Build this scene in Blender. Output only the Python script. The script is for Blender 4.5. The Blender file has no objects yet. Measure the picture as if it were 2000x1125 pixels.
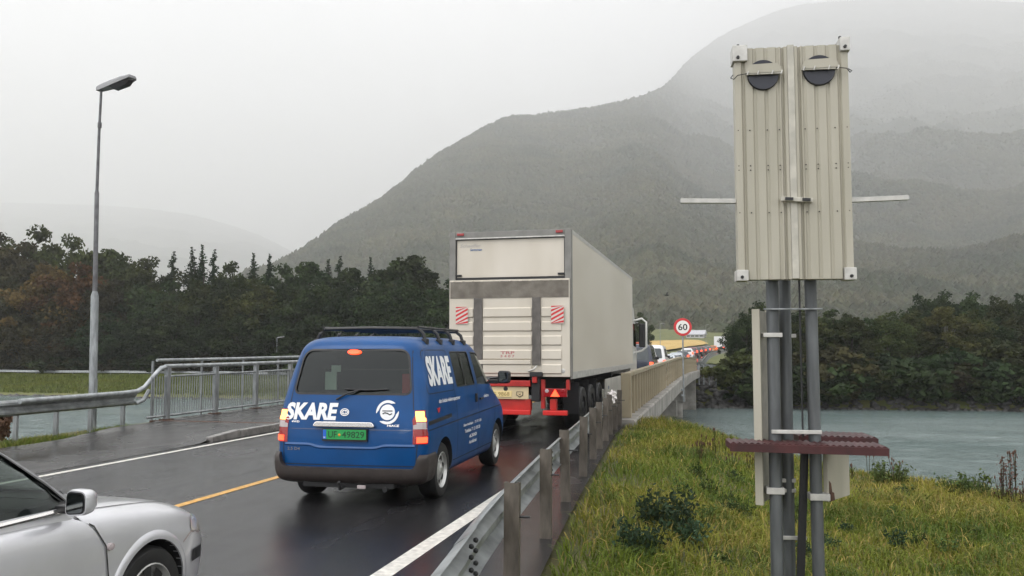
import bpy, bmesh, math, random
import numpy as np
from mathutils import Vector, Matrix, Euler
from mathutils.bvhtree import BVHTree

R = math.radians
random.seed(7)
rng = np.random.default_rng(7)
scene = bpy.context.scene
COL = scene.collection

# ------------------------------------------------------------------ camera
cam_d = bpy.data.cameras.new('camera')
cam_d.sensor_width = 36.0
cam_d.lens = 36.0 * 1664 / 2000
cam_d.clip_start = 0.05
cam_d.clip_end = 30000
cam = bpy.data.objects.new('camera', cam_d)
cam.location = (0, 0, 1.78)
cam.rotation_euler = (R(90 + 4.2), 0, R(13.5))
COL.objects.link(cam)
scene.camera = cam

# ------------------------------------------------------------------ sky, sun, exposure
SUN_EL, SUN_AZ = R(52), R(215)          # azimuth clockwise from +Y
world = bpy.data.worlds.new('World')
scene.world = world
world.use_nodes = True
wn, wl = world.node_tree.nodes, world.node_tree.links
wn.clear()
w_out = wn.new('ShaderNodeOutputWorld')
w_bg = wn.new('ShaderNodeBackground')
w_bg.inputs['Strength'].default_value = 0.1
sky = wn.new('ShaderNodeTexSky')
sky.sky_type = 'NISHITA'
sky.sun_disc = False
sky.sun_elevation = SUN_EL
sky.sun_rotation = SUN_AZ
sky.dust_density = 4.0
w_hs = wn.new('ShaderNodeHueSaturation')
w_hs.inputs['Saturation'].default_value = 0.06
w_mix = wn.new('ShaderNodeMix'); w_mix.data_type = 'RGBA'
w_mix.inputs['Factor'].default_value = 0.8
w_tc = wn.new('ShaderNodeTexCoord')
w_no = wn.new('ShaderNodeTexNoise')
w_no.inputs['Scale'].default_value = 2.2
w_no.inputs['Detail'].default_value = 5
w_ramp = wn.new('ShaderNodeValToRGB')
w_ramp.color_ramp.elements[0].position = 0.3
w_ramp.color_ramp.elements[0].color = (0.80, 0.81, 0.83, 1)
w_ramp.color_ramp.elements[1].position = 0.65
w_ramp.color_ramp.elements[1].color = (1, 1, 1, 1)
w_mul = wn.new('ShaderNodeMix'); w_mul.data_type = 'RGBA'; w_mul.blend_type = 'MULTIPLY'
w_mul.inputs['Factor'].default_value = 1.0
OVERCAST = 15.0
w_mul.inputs['B'].default_value = (OVERCAST, OVERCAST * 1.0, OVERCAST * 1.01, 1)
wl.new(w_tc.outputs['Generated'], w_no.inputs['Vector'])
wl.new(w_no.outputs['Fac'], w_ramp.inputs['Fac'])
wl.new(w_ramp.outputs['Color'], w_mul.inputs['A'])
wl.new(sky.outputs['Color'], w_hs.inputs['Color'])
wl.new(w_hs.outputs['Color'], w_mix.inputs['A'])
wl.new(w_mul.outputs['Result'], w_mix.inputs['B'])
wl.new(w_mix.outputs['Result'], w_bg.inputs['Color'])
wl.new(w_bg.outputs['Background'], w_out.inputs['Surface'])

sun_d = bpy.data.lights.new('sun', 'SUN')
sun_d.energy = 0.8
sun_d.angle = R(35)
sun_d.color = (1.0, 0.97, 0.93)
sun = bpy.data.objects.new('sun', sun_d)
sun.rotation_euler = Vector((-math.sin(SUN_AZ) * math.cos(SUN_EL), -math.cos(SUN_AZ) * math.cos(SUN_EL), -math.sin(SUN_EL))).to_track_quat('-Z', 'Y').to_euler()
COL.objects.link(sun)

vs = scene.view_settings
vs.view_transform = 'Standard'
vs.look = 'None'
vs.exposure = 0.47
vs.gamma = 1.0
vs.use_curve_mapping = False
cy = scene.cycles
cy.use_denoising = True
try:
    cy.denoiser = 'OPENIMAGEDENOISE'
except Exception:
    pass
cy.max_bounces = 8
cy.diffuse_bounces = 3
cy.glossy_bounces = 3
cy.transmission_bounces = 4
cy.transparent_max_bounces = 8
cy.volume_bounces = 3
cy.caustics_reflective = False
cy.caustics_refractive = False
cy.sample_clamp_indirect = 6.0

# ------------------------------------------------------------------ materials
MATS = {}


def nodes_of(m):
    nt = m.node_tree
    return nt.nodes, nt.links


def mat(name, col, rough=0.5, metal=0.0, noise=0.0, nscale=8.0, bump=0.0, bscale=40.0, emit=None, estr=0.0, coat=0.0,
        coords='Object', col2=None, spec=0.5, rvar=0.0, stretch=None, detail=6.0, lo=0.35, hi=0.68, rand=0.0, island=0.0, trans=0.0):
    if name in MATS:
        return MATS[name]
    m = bpy.data.materials.new(name)
    m.use_nodes = True
    n, l = nodes_of(m)
    b = n['Principled BSDF']
    b.inputs['Base Color'].default_value = (*col, 1)
    b.inputs['Roughness'].default_value = rough
    b.inputs['Metallic'].default_value = metal
    b.inputs['Specular IOR Level'].default_value = spec
    if coat:
        b.inputs['Coat Weight'].default_value = coat
        b.inputs['Coat Roughness'].default_value = 0.06
    if emit:
        b.inputs['Emission Color'].default_value = (*emit, 1)
        b.inputs['Emission Strength'].default_value = estr
    vec = None
    if noise or bump or col2 or rvar:
        if coords == 'World':
            g = n.new('ShaderNodeNewGeometry'); vec = g.outputs['Position']
        else:
            t = n.new('ShaderNodeTexCoord'); vec = t.outputs[coords]
        if stretch:
            mp = n.new('ShaderNodeMapping'); mp.inputs['Scale'].default_value = stretch
            l.new(vec, mp.inputs['Vector']); vec = mp.outputs['Vector']
    colsock = None
    if noise or col2:
        tx = n.new('ShaderNodeTexNoise'); tx.inputs['Scale'].default_value = nscale; tx.inputs['Detail'].default_value = detail
        l.new(vec, tx.inputs['Vector'])
        rp = n.new('ShaderNodeValToRGB')
        rp.color_ramp.elements[0].position = lo; rp.color_ramp.elements[1].position = hi
        c2 = col2 if col2 else tuple(min(1, c * (1 + noise)) for c in col)
        c1 = col if col2 else tuple(c * (1 - noise) for c in col)
        rp.color_ramp.elements[0].color = (*c1, 1); rp.color_ramp.elements[1].color = (*c2, 1)
        l.new(tx.outputs['Fac'], rp.inputs['Fac'])
        colsock = rp.outputs['Color']
    if rand or island:
        hs = n.new('ShaderNodeHueSaturation')
        if colsock: l.new(colsock, hs.inputs['Color'])
        else: hs.inputs['Color'].default_value = (*col, 1)
        if island:
            g2 = n.new('ShaderNodeNewGeometry'); src = g2.outputs['Random Per Island']; amt = island
            mr = n.new('ShaderNodeMapRange'); mr.inputs['To Min'].default_value = 1 - amt; mr.inputs['To Max'].default_value = 1 + amt
            l.new(src, mr.inputs['Value']); l.new(mr.outputs['Result'], hs.inputs['Value'])
        if rand:
            oi = n.new('ShaderNodeObjectInfo')
            mr = n.new('ShaderNodeMapRange'); mr.inputs['To Min'].default_value = 0.5 - rand; mr.inputs['To Max'].default_value = 0.5 + rand
            l.new(oi.outputs['Random'], mr.inputs['Value']); l.new(mr.outputs['Result'], hs.inputs['Hue'])
            sc = n.new('ShaderNodeMath'); sc.operation = 'MULTIPLY'; sc.inputs[1].default_value = 7.31
            fr_ = n.new('ShaderNodeMath'); fr_.operation = 'FRACT'
            l.new(oi.outputs['Random'], sc.inputs[0]); l.new(sc.outputs[0], fr_.inputs[0])
            mv = n.new('ShaderNodeMapRange'); mv.inputs['To Min'].default_value = 0.7; mv.inputs['To Max'].default_value = 1.4
            l.new(fr_.outputs[0], mv.inputs['Value'])
            if island:
                mm = n.new('ShaderNodeMath'); mm.operation = 'MULTIPLY'
                l.new(hs.inputs['Value'].links[0].from_socket, mm.inputs[0]); l.new(mv.outputs['Result'], mm.inputs[1]); l.new(mm.outputs[0], hs.inputs['Value'])
            else:
                l.new(mv.outputs['Result'], hs.inputs['Value'])
        colsock = hs.outputs['Color']
    if colsock: l.new(colsock, b.inputs['Base Color'])
    if rvar:
        tr = n.new('ShaderNodeTexNoise'); tr.inputs['Scale'].default_value = nscale * 0.7; tr.inputs['Detail'].default_value = 4
        l.new(vec, tr.inputs['Vector'])
        mr = n.new('ShaderNodeMapRange'); mr.inputs['From Min'].default_value = 0.3; mr.inputs['From Max'].default_value = 0.7
        mr.inputs['To Min'].default_value = max(0.02, rough - rvar); mr.inputs['To Max'].default_value = rough + rvar
        l.new(tr.outputs['Fac'], mr.inputs['Value']); l.new(mr.outputs['Result'], b.inputs['Roughness'])
    if bump:
        tb = n.new('ShaderNodeTexNoise'); tb.inputs['Scale'].default_value = bscale; tb.inputs['Detail'].default_value = 4
        l.new(vec, tb.inputs['Vector'])
        bp = n.new('ShaderNodeBump'); bp.inputs['Strength'].default_value = bump; bp.inputs['Distance'].default_value = 0.02
        l.new(tb.outputs['Fac'], bp.inputs['Height']); l.new(bp.outputs['Normal'], b.inputs['Normal'])
    if trans:
        tl = n.new('ShaderNodeBsdfTranslucent'); mx = n.new('ShaderNodeMixShader'); mx.inputs[0].default_value = trans
        if colsock: l.new(colsock, tl.inputs['Color'])
        else: tl.inputs['Color'].default_value = (*col, 1)
        l.new(b.outputs[0], mx.inputs[1]); l.new(tl.outputs[0], mx.inputs[2])
        l.new(mx.outputs[0], n['Material Output'].inputs['Surface'])
    MATS[name] = m
    return m


def glass_mat(name, tint, f0=0.06):
    if name in MATS: return MATS[name]
    m = bpy.data.materials.new(name); m.use_nodes = True
    n, l = nodes_of(m); n.clear()
    o = n.new('ShaderNodeOutputMaterial'); t = n.new('ShaderNodeBsdfTransparent'); t.inputs['Color'].default_value = (*tint, 1)
    g = n.new('ShaderNodeBsdfGlossy'); g.inputs['Roughness'].default_value = 0.04; g.inputs['Color'].default_value = (0.9, 0.95, 0.95, 1)
    fr = n.new('ShaderNodeFresnel'); fr.inputs['IOR'].default_value = 1.5
    mx = n.new('ShaderNodeMixShader')
    l.new(fr.outputs[0], mx.inputs[0]); l.new(t.outputs[0], mx.inputs[1]); l.new(g.outputs[0], mx.inputs[2]); l.new(mx.outputs[0], o.inputs['Surface'])
    MATS[name] = m
    return m


M_galv = mat('galvanised_steel', (0.36, 0.38, 0.39), 0.45, 0.55, noise=0.25, nscale=6, rvar=0.12, bump=0.05, bscale=30)
M_galvd = mat('weathered_zinc', (0.25, 0.265, 0.27), 0.5, 0.4, noise=0.3, nscale=5, rvar=0.12, stretch=(3, 3, 0.6))
M_post = mat('weathered_post', (0.105, 0.09, 0.073), 0.6, 0.1, noise=0.35, nscale=5, stretch=(4, 4, 1), bump=0.1)
M_black = mat('black_plastic', (0.012, 0.012, 0.013), 0.45)
M_rubber = mat('tyre_rubber', (0.014, 0.014, 0.014), 0.55, noise=0.4, nscale=15)
M_dark = mat('dark_interior', (0.02, 0.021, 0.02), 0.9)
M_rim = mat('silver_rim', (0.55, 0.55, 0.53), 0.3, 0.6)
M_chrome = mat('chrome', (0.8, 0.78, 0.75), 0.12, 1.0)
M_white = mat('white_vinyl', (0.82, 0.83, 0.84), 0.4)
M_under = mat('underbody', (0.02, 0.02, 0.021), 0.8)
M_glass = glass_mat('window_glass', (0.55, 0.62, 0.58))
M_glassd = glass_mat('tinted_glass', (0.34, 0.40, 0.37))
M_concrete = mat('concrete', (0.26, 0.245, 0.22), 0.75, noise=0.3, nscale=1.5, bump=0.2, bscale=20, coords='World')
M_asph = None  # built below

# ------------------------------------------------------------------ mesh helpers


def new_obj(name, me, parent=None):
    o = bpy.data.objects.new(name, me)
    COL.objects.link(o)
    if parent is not None:
        o.parent = parent
    return o


def tag(o, label, cat=None, group=None, kind=None):
    if label: o['label'] = label
    if cat: o['category'] = cat
    if group: o['group'] = group
    if kind: o['kind'] = kind
    return o


def thing(name, label, cat, loc=(0, 0, 0), rz=0.0, group=None):
    o = bpy.data.objects.new(name, None)
    o.empty_display_size = 0.2
    COL.objects.link(o)
    o.location = loc
    o.rotation_euler = (0, 0, rz)
    return tag(o, label, cat, group)


def copy_tree(o, parent=None):
    c = o.copy()
    COL.objects.link(c)
    c.parent = parent
    for ch in list(o.children):
        copy_tree(ch, c)
    return c


class MB:
    def __init__(s):
        s.v, s.f, s.m = [], [], []

    def add(s, verts, faces, mi=0):
        b = len(s.v)
        s.v += [tuple(p) for p in verts]
        s.f += [tuple(i + b for i in f) for f in faces]
        s.m += [mi] * len(faces)
        return s

    def box(s, x0, x1, y0, y1, z0, z1, mi=0):
        return s.add([(x0, y0, z0), (x1, y0, z0), (x1, y1, z0), (x0, y1, z0), (x0, y0, z1), (x1, y0, z1), (x1, y1, z1), (x0, y1, z1)],
                     [(3, 2, 1, 0), (4, 5, 6, 7), (0, 1, 5, 4), (1, 2, 6, 5), (2, 3, 7, 6), (3, 0, 4, 7)], mi)

    def loft(s, rings, mi=0, cap0=True, cap1=True, closed=True):
        n = len(rings[0]); k = len(rings)
        f = []
        for i in range(k - 1):
            for j in range(n if closed else n - 1):
                a, b = i * n + j, i * n + (j + 1) % n
                f.append((a, b, b + n, a + n))
        if cap0: f.append(tuple(range(n - 1, -1, -1)))
        if cap1: f.append(tuple((k - 1) * n + j for j in range(n)))
        return s.add([p for r in rings for p in r], f, mi)

    def tube(s, pts, r, n=10, mi=0, cap=True):
        pts = [Vector(p) for p in pts]
        rr = r if isinstance(r, (list, tuple)) else [r] * len(pts)
        rings = []
        up = None
        for i, p in enumerate(pts):
            d = (pts[min(i + 1, len(pts) - 1)] - pts[max(i - 1, 0)]).normalized()
            if up is None or abs(d.dot(up)) > 0.98:
                up = Vector((0, 0, 1)) if abs(d.z) < 0.9 else Vector((1, 0, 0))
            a = d.cross(up).normalized(); b = d.cross(a).normalized()
            rings.append([p + a * (math.cos(t) * rr[i]) - b * (math.sin(t) * rr[i]) for t in [2 * math.pi * q / n for q in range(n)]])
        return s.loft(rings, mi, cap, cap)

    def lathe(s, prof, axis='x', n=24, c=(0, 0, 0), mi=0, cap=True):
        rings = []
        for (a, r) in prof:
            ring = []
            for q in range(n):
                t = 2 * math.pi * q / n
                if axis == 'x': p = (c[0] + a, c[1] + r * math.cos(t), c[2] + r * math.sin(t))
                elif axis == 'y': p = (c[0] + r * math.sin(t), c[1] + a, c[2] + r * math.cos(t))
                else: p = (c[0] + r * math.cos(t), c[1] + r * math.sin(t), c[2] + a)
                ring.append(p)
            rings.append(ring)
        return s.loft(rings, mi, cap, cap)

    def prism(s, poly, ax, a0, a1, mi=0):
        """poly of (p,q): ax='x' -> (y,z), 'y' -> (x,z), 'z' -> (x,y)"""
        def P(p, a):
            return (a, p[0], p[1]) if ax == 'x' else ((p[0], a, p[1]) if ax == 'y' else (p[0], p[1], a))
        return s.loft([[P(p, a0) for p in poly], [P(p, a1) for p in poly]], mi)

    def mesh(s, name, mats, smooth=None, bevel=0.0, segs=2, recalc=True):
        me = bpy.data.meshes.new(name)
        me.from_pydata(s.v, [], s.f)
        if not isinstance(mats, (list, tuple)): mats = [mats]
        for m in mats: me.materials.append(m)
        if len(mats) > 1: me.polygons.foreach_set('material_index', s.m)
        if recalc or bevel:
            bm = bmesh.new(); bm.from_mesh(me)
            bmesh.ops.recalc_face_normals(bm, faces=bm.faces)
            if bevel:
                es = [e for e in bm.edges if len(e.link_faces) == 2 and e.calc_face_angle(0) > 0.6]
                bmesh.ops.bevel(bm, geom=es, offset=bevel, segments=segs, affect='EDGES', profile=0.6, clamp_overlap=True)
            bm.to_mesh(me); bm.free()
        if smooth is not None:
            shade(me, smooth)
        return me

    def build(s, name, mats, parent=None, smooth=None, bevel=0.0, segs=2, recalc=True):
        return new_obj(name, s.mesh(name, mats, smooth, bevel, segs, recalc), parent)


def shade(me, ang):
    me.polygons.foreach_set('use_smooth', [True] * len(me.polygons))
    if ang < 170:
        me.set_sharp_from_angle(angle=R(ang))


def box(name, m, parent, x0, x1, y0, y1, z0, z1, bevel=0.0):
    return MB().box(x0, x1, y0, y1, z0, z1).build(name, m, parent, bevel=bevel)


def pchip(x, xs, ys):
    xs, ys = np.asarray(xs, float), np.asarray(ys, float)
    h = np.diff(xs); d = np.diff(ys) / h
    m = np.zeros_like(ys)
    m[0], m[-1] = d[0], d[-1]
    for i in range(1, len(xs) - 1):
        if d[i - 1] * d[i] > 0:
            w1, w2 = 2 * h[i] + h[i - 1], h[i] + 2 * h[i - 1]
            m[i] = (w1 + w2) / (w1 / d[i - 1] + w2 / d[i])
    x = np.clip(np.asarray(x, float), xs[0], xs[-1])
    i = np.clip(np.searchsorted(xs, x) - 1, 0, len(h) - 1)
    t = (x - xs[i]) / h[i]
    return (2 * t**3 - 3 * t**2 + 1) * ys[i] + (t**3 - 2 * t**2 + t) * h[i] * m[i] + (-2 * t**3 + 3 * t**2) * ys[i + 1] + (t**3 - t**2) * h[i] * m[i + 1]


def rpoly(pts, r, n=5):
    """rounded polygon outline; r a number or list"""
    out = []
    k = len(pts)
    rr = r if isinstance(r, (list, tuple)) else [r] * k
    for i in range(k):
        p0, p, p1 = Vector(pts[i - 1]), Vector(pts[i]), Vector(pts[(i + 1) % k])
        a, b = (p0 - p), (p1 - p)
        q = min(rr[i], a.length * 0.48, b.length * 0.48)
        A, B = p + a.normalized() * q, p + b.normalized() * q
        if q < 1e-4:
            out.append(tuple(p)); continue
        for j in range(n + 1):
            t = j / n
            out.append(tuple((1 - t)**2 * A + 2 * t * (1 - t) * p + t * t * B))
    return out


def patch2d(outline, step=0.12):
    bm = bmesh.new()
    vs_ = [bm.verts.new((p[0], p[1], 0)) for p in outline]
    bm.faces.new(vs_)
    return _slice(bm, step)


def _slice(bm, step):
    xs = [v.co.x for v in bm.verts]; ys = [v.co.y for v in bm.verts]
    for lo, hi, no in ((min(xs), max(xs), (1, 0, 0)), (min(ys), max(ys), (0, 1, 0))):
        k = int((hi - lo) / step)
        for i in range(1, k + 1):
            c = lo + (hi - lo) * i / (k + 1)
            bmesh.ops.bisect_plane(bm, geom=bm.verts[:] + bm.edges[:] + bm.faces[:], plane_co=(c * no[0], c * no[1], 0), plane_no=no)
    bm.verts.index_update()
    V = [(v.co.x, v.co.y) for v in bm.verts]; F = [tuple(v.index for v in f.verts) for f in bm.faces]
    bm.free()
    return V, F


def bvh_of(me):
    return BVHTree.FromPolygons([v.co.copy() for v in me.vertices], [tuple(p.vertices) for p in me.polygons])


def drape(V, F, bvh, axis, off=0.004, far=10.0, fallback=None):
    """project 2D patch on a surface. axis '+x': patch is (y,z), seen from +x; '-y': patch is (x,z), seen from -y; '+y' from front."""
    d = {'+x': Vector((-1, 0, 0)), '-x': Vector((1, 0, 0)), '-y': Vector((0, 1, 0)), '+y': Vector((0, -1, 0))}[axis]
    out = []
    for (a, b) in V:
        o = Vector((0, a, b)) if axis[1] == 'x' else Vector((a, 0, b))
        hit, nrm, _, _ = bvh.ray_cast(o - d * far, d, 40)
        if hit is None:
            out.append(out[-1] if out else o)
            continue
        if nrm.dot(d) > 0: nrm = -nrm
        out.append(hit + nrm * off if nrm.dot(-d) > 0.3 else hit - d * off)
    return out, F


def draped(name, m, parent, outline, bvh, axis, off=0.004, step=0.12, thick=0.0, smooth=40):
    V, F = patch2d(outline, step)
    P, F = drape(V, F, bvh, axis, off)
    mb = MB().add(P, F)
    o = mb.build(name, m, parent, smooth=smooth, recalc=False)
    return o


def ring_outline(outline, w):
    """outline + inset outline as strip faces (2D)"""
    k = len(outline)
    inn = []
    for i in range(k):
        p0, p, p1 = Vector(outline[i - 1]), Vector(outline[i]), Vector(outline[(i + 1) % k])
        t = (p1 - p0)
        t = t.normalized() if t.length > 1e-9 else Vector((1, 0))
        inn.append((p[0] - t[1] * w, p[1] + t[0] * w))
    V = list(outline) + inn
    F = [(i, (i + 1) % k, k + (i + 1) % k, k + i) for i in range(k)]
    return V, F


def seal(name, m, parent, outline, bvh, axis, w=0.02, off=0.007):
    V, F = ring_outline(outline, w)
    P, F = drape(V, F, bvh, axis, off)
    return MB().add(P, F).build(name, m, parent, smooth=60, recalc=False)


def strip2d(pts, w):
    pts = [Vector(p) for p in pts]
    V, F = [], []
    dense = [pts[0]]
    for a, b in zip(pts[:-1], pts[1:]):
        k = max(1, int((b - a).length / 0.1))
        dense += [a + (b - a) * ((i + 1) / k) for i in range(k)]
    for i, p in enumerate(dense):
        t = (dense[min(i + 1, len(dense) - 1)] - dense[max(i - 1, 0)]).normalized()
        nrm = Vector((-t[1], t[0])) * w / 2
        V += [tuple(p + nrm), tuple(p - nrm)]
        if i: F.append((2 * i - 2, 2 * i - 1, 2 * i + 1, 2 * i))
    return V, F


def line_on(name, m, parent, pts, w, bvh, axis, off=0.003):
    V, F = strip2d(pts, w)
    P, F = drape(V, F, bvh, axis, off)
    return MB().add(P, F).build(name, m, parent, smooth=60, recalc=False)


def text2d(s, h, xs=1.0, shear=0.0, bold=0.0, space=1.0):
    cu = bpy.data.curves.new('lettering_curve', 'FONT')
    cu.body = s; cu.size = 1.0; cu.offset = bold; cu.space_character = space
    cu.align_x = 'CENTER'; cu.align_y = 'CENTER'; cu.resolution_u = 3
    o = bpy.data.objects.new('lettering_curve', cu)
    COL.objects.link(o)
    bpy.context.view_layer.update()
    me = bpy.data.meshes.new_from_object(o.evaluated_get(bpy.context.evaluated_depsgraph_get()))
    V = [(v.co.x, v.co.y) for v in me.vertices]; F = [tuple(p.vertices) for p in me.polygons]
    bpy.data.objects.remove(o); bpy.data.curves.remove(cu); bpy.data.meshes.remove(me)
    y0, y1 = min(p[1] for p in V), max(p[1] for p in V)
    k = h / (y1 - y0)
    x0, x1 = min(p[0] for p in V), max(p[0] for p in V)
    out = []
    for (x, y) in V:
        yy = (y - (y0 + y1) / 2) * k
        out.append(((x - (x0 + x1) / 2) * k * xs + yy * shear, yy))
    return out, F


def fit(V, w):
    x0, x1 = min(p[0] for p in V), max(p[0] for p in V)
    k = w / (x1 - x0)
    return [(p[0] * k, p[1]) for p in V]


def lettering(parent, s, h, w, bvh, axis, ca, cb, m, flip=False, shear=0.0, bold=0.0, off=0.006, slope=0.0, name='lettering'):
    V, F = text2d(s, h, 1.0, shear, bold)
    if w: V = fit(V, w)
    V = [((-p[0] if flip else p[0]) + ca, p[1] + cb + slope * p[0]) for p in V]
    P, F = drape(V, F, bvh, axis, off)
    return MB().add(P, F).build(name, m, parent, recalc=False)


def boolean(o, cutters):
    """cut MB-meshes (list of (MB, material)) out of mesh object o"""
    tmp = []
    for mb, m in cutters:
        c = new_obj('cutter', mb.mesh('cutter', m), o.parent)
        md = o.modifiers.new('cut', 'BOOLEAN')
        md.operation = 'DIFFERENCE'; md.object = c; md.solver = 'EXACT'
        try: md.material_mode = 'TRANSFER'
        except Exception: pass
        tmp.append(c)
    bpy.context.view_layer.update()
    me = bpy.data.meshes.new_from_object(o.evaluated_get(bpy.context.evaluated_depsgraph_get()))
    o.modifiers.clear()
    old = o.data
    o.data = me
    me.name = old.name
    bpy.data.meshes.remove(old)
    for c in tmp:
        d = c.data
        bpy.data.objects.remove(c); bpy.data.meshes.remove(d)
    return o


def sstep(a, b, x):
    t = np.clip((np.asarray(x, float) - a) / (b - a), 0, 1)
    return t * t * (3 - 2 * t)


def vnoise(x, y, seed=0):
    x, y = np.asarray(x, float), np.asarray(y, float)
    xi, yi = np.floor(x).astype(np.int64), np.floor(y).astype(np.int64)
    fx, fy = x - xi, y - yi
    fx, fy = fx * fx * (3 - 2 * fx), fy * fy * (3 - 2 * fy)

    def h(a, b):
        n = (a * 374761393 + b * 668265263 + seed * 982451653) & 0x7fffffff
        n = ((n ^ (n >> 13)) * 1274126177) & 0x7fffffff
        return ((n ^ (n >> 16)) & 0xffff) / 65535.0
    return (h(xi, yi) * (1 - fx) + h(xi + 1, yi) * fx) * (1 - fy) + (h(xi, yi + 1) * (1 - fx) + h(xi + 1, yi + 1) * fx) * fy


def fbm(x, y, o=4, seed=0):
    s, a, t = 0, 0.5, 0
    for i in range(o):
        s = s + a * vnoise(x * 2**i, y * 2**i, seed + i); t += a; a *= 0.5
    return s / t - 0.5


def grid_mesh(name, X, Y, Z, m, smooth=True):
    ny, nx = X.shape
    v = np.stack([X, Y, Z], -1).reshape(-1, 3)
    i = np.arange(ny * nx).reshape(ny, nx)
    f = np.stack([i[:-1, :-1], i[:-1, 1:], i[1:, 1:], i[1:, :-1]], -1).reshape(-1, 4)
    me = bpy.data.meshes.new(name)
    me.from_pydata(v.tolist(), [], f.tolist())
    me.materials.append(m)
    if smooth: me.polygons.foreach_set('use_smooth', [True] * len(me.polygons))
    return new_obj(name, me)


def numpy_mesh(name, V, F, m, attr=None):
    me = bpy.data.meshes.new(name)
    V = np.asarray(V, np.float32); F = np.asarray(F, np.int32)
    n, k = F.shape
    me.vertices.add(len(V)); me.vertices.foreach_set('co', V.ravel())
    me.loops.add(n * k); me.loops.foreach_set('vertex_index', F.ravel())
    me.polygons.add(n); me.polygons.foreach_set('loop_start', np.arange(0, n * k, k, dtype=np.int32))
    me.materials.append(m)
    if attr is not None:
        a = me.color_attributes.new('tint', 'FLOAT_COLOR', 'POINT')
        a.data.foreach_set('color', np.asarray(attr, np.float32).ravel())
    me.update(calc_edges=True)
    return me


# ------------------------------------------------------------------ the lie of the land
WATER_Z = -3.55
YA, YB = 21.6, 79.5            # bridge ends


def road_z(Y):
    Y = np.asarray(Y, float)
    return pchip(Y, [-60, 0, 18, 32, 50, 66, 80, 100, 125, 180, 265, 420], [0, 0, 0, 0.08, 0.2, 0.1, -0.1, 0.15, 0.7, 1.3, 2.3, 4.0])


def road_x(Y):
    Y = np.asarray(Y, float)
    return np.where(Y > 88, ((Y - 88) / 110)**2 * 4.0, 0.0)


def rail_x(Y):                  # outer guard rail and bridge parapet line on the river-view side
    return pchip(Y, [-10, 2, 6, 12, 21, 50, 80, 120], [-0.9, -1.05, -1.45, -1.88, -2.3, -2.15, -1.9, -1.6])


def near_z(X, Y):
    X, Y = np.asarray(X, float), np.asarray(Y, float)
    base = np.where(X > -1.3, -0.10 - 0.62 * sstep(-1.3, 2.5, X) - 0.02 * np.clip(X - 2.5, 0, 20), -0.07)
    base = base + np.where(X > -1.0, 0.22 * fbm(X * 0.45, Y * 0.45, 3, 5) * sstep(-1.0, 1.0, X), 0)
    yc = np.where(X > -1.4, 22.6 - 0.95 * np.clip(X + 1.4, 0, 60) + 1.4 * fbm(X * 0.3, X * 0 + 3, 2, 9), 22.4)
    drop = np.clip(Y - yc, 0, None)
    z = base - 0.85 * np.where(drop < 1, drop**2 / 2, drop - 0.5)
    dl = np.clip(-14.3 - X, 0, None)
    z = z - 1.0 * np.where(dl < 0.6, dl**2 / 1.2, dl - 0.3)
    return np.maximum(z, -6.2)


def far_edge(X):
    return 81 + 2.0 * fbm(np.asarray(X, float) * 0.03, np.asarray(X, float) * 0 + 2, 3, 4) + 0.09 * np.clip(X, 0, 200) + 0.02 * np.clip(-X, 0, 300)


def far_z(X, Y):
    X, Y = np.asarray(X, float), np.asarray(Y, float)
    s = Y - far_edge(X)
    left = sstep(-10, -40, X)
    plat_r = np.minimum(-4.2 + 0.75 * np.clip(s, 0, 4.4), -0.9)
    plat_l = np.where(s < 4, -4.2 + 0.2 * np.clip(s, 0, 4), np.minimum(-3.4 + 0.115 * (s - 4), -1.8))
    z = plat_r * (1 - left) + plat_l * left
    rise = 4.6 * sstep(140, 270, Y) + 9 * sstep(260, 430, Y)
    z = z + rise * np.where(X < 40, 1, 0.8)
    z = z + 0.5 * fbm(X * 0.1, Y * 0.1, 3, 8) * sstep(3, 10, s)
    cx = -5.9 + road_x(Y)
    hw = np.abs(X - cx)
    k = 1 - sstep(7.5, 15, hw)
    k = k * sstep(1.5, 5, s)
    z = z * (1 - k) + (road_z(Y) - 0.12) * k
    return np.where(s < 0, -4.2 + np.clip(s, -4, 0) * 0.5, z)

# ------------------------------------------------------------------ setting: surfaces


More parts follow.
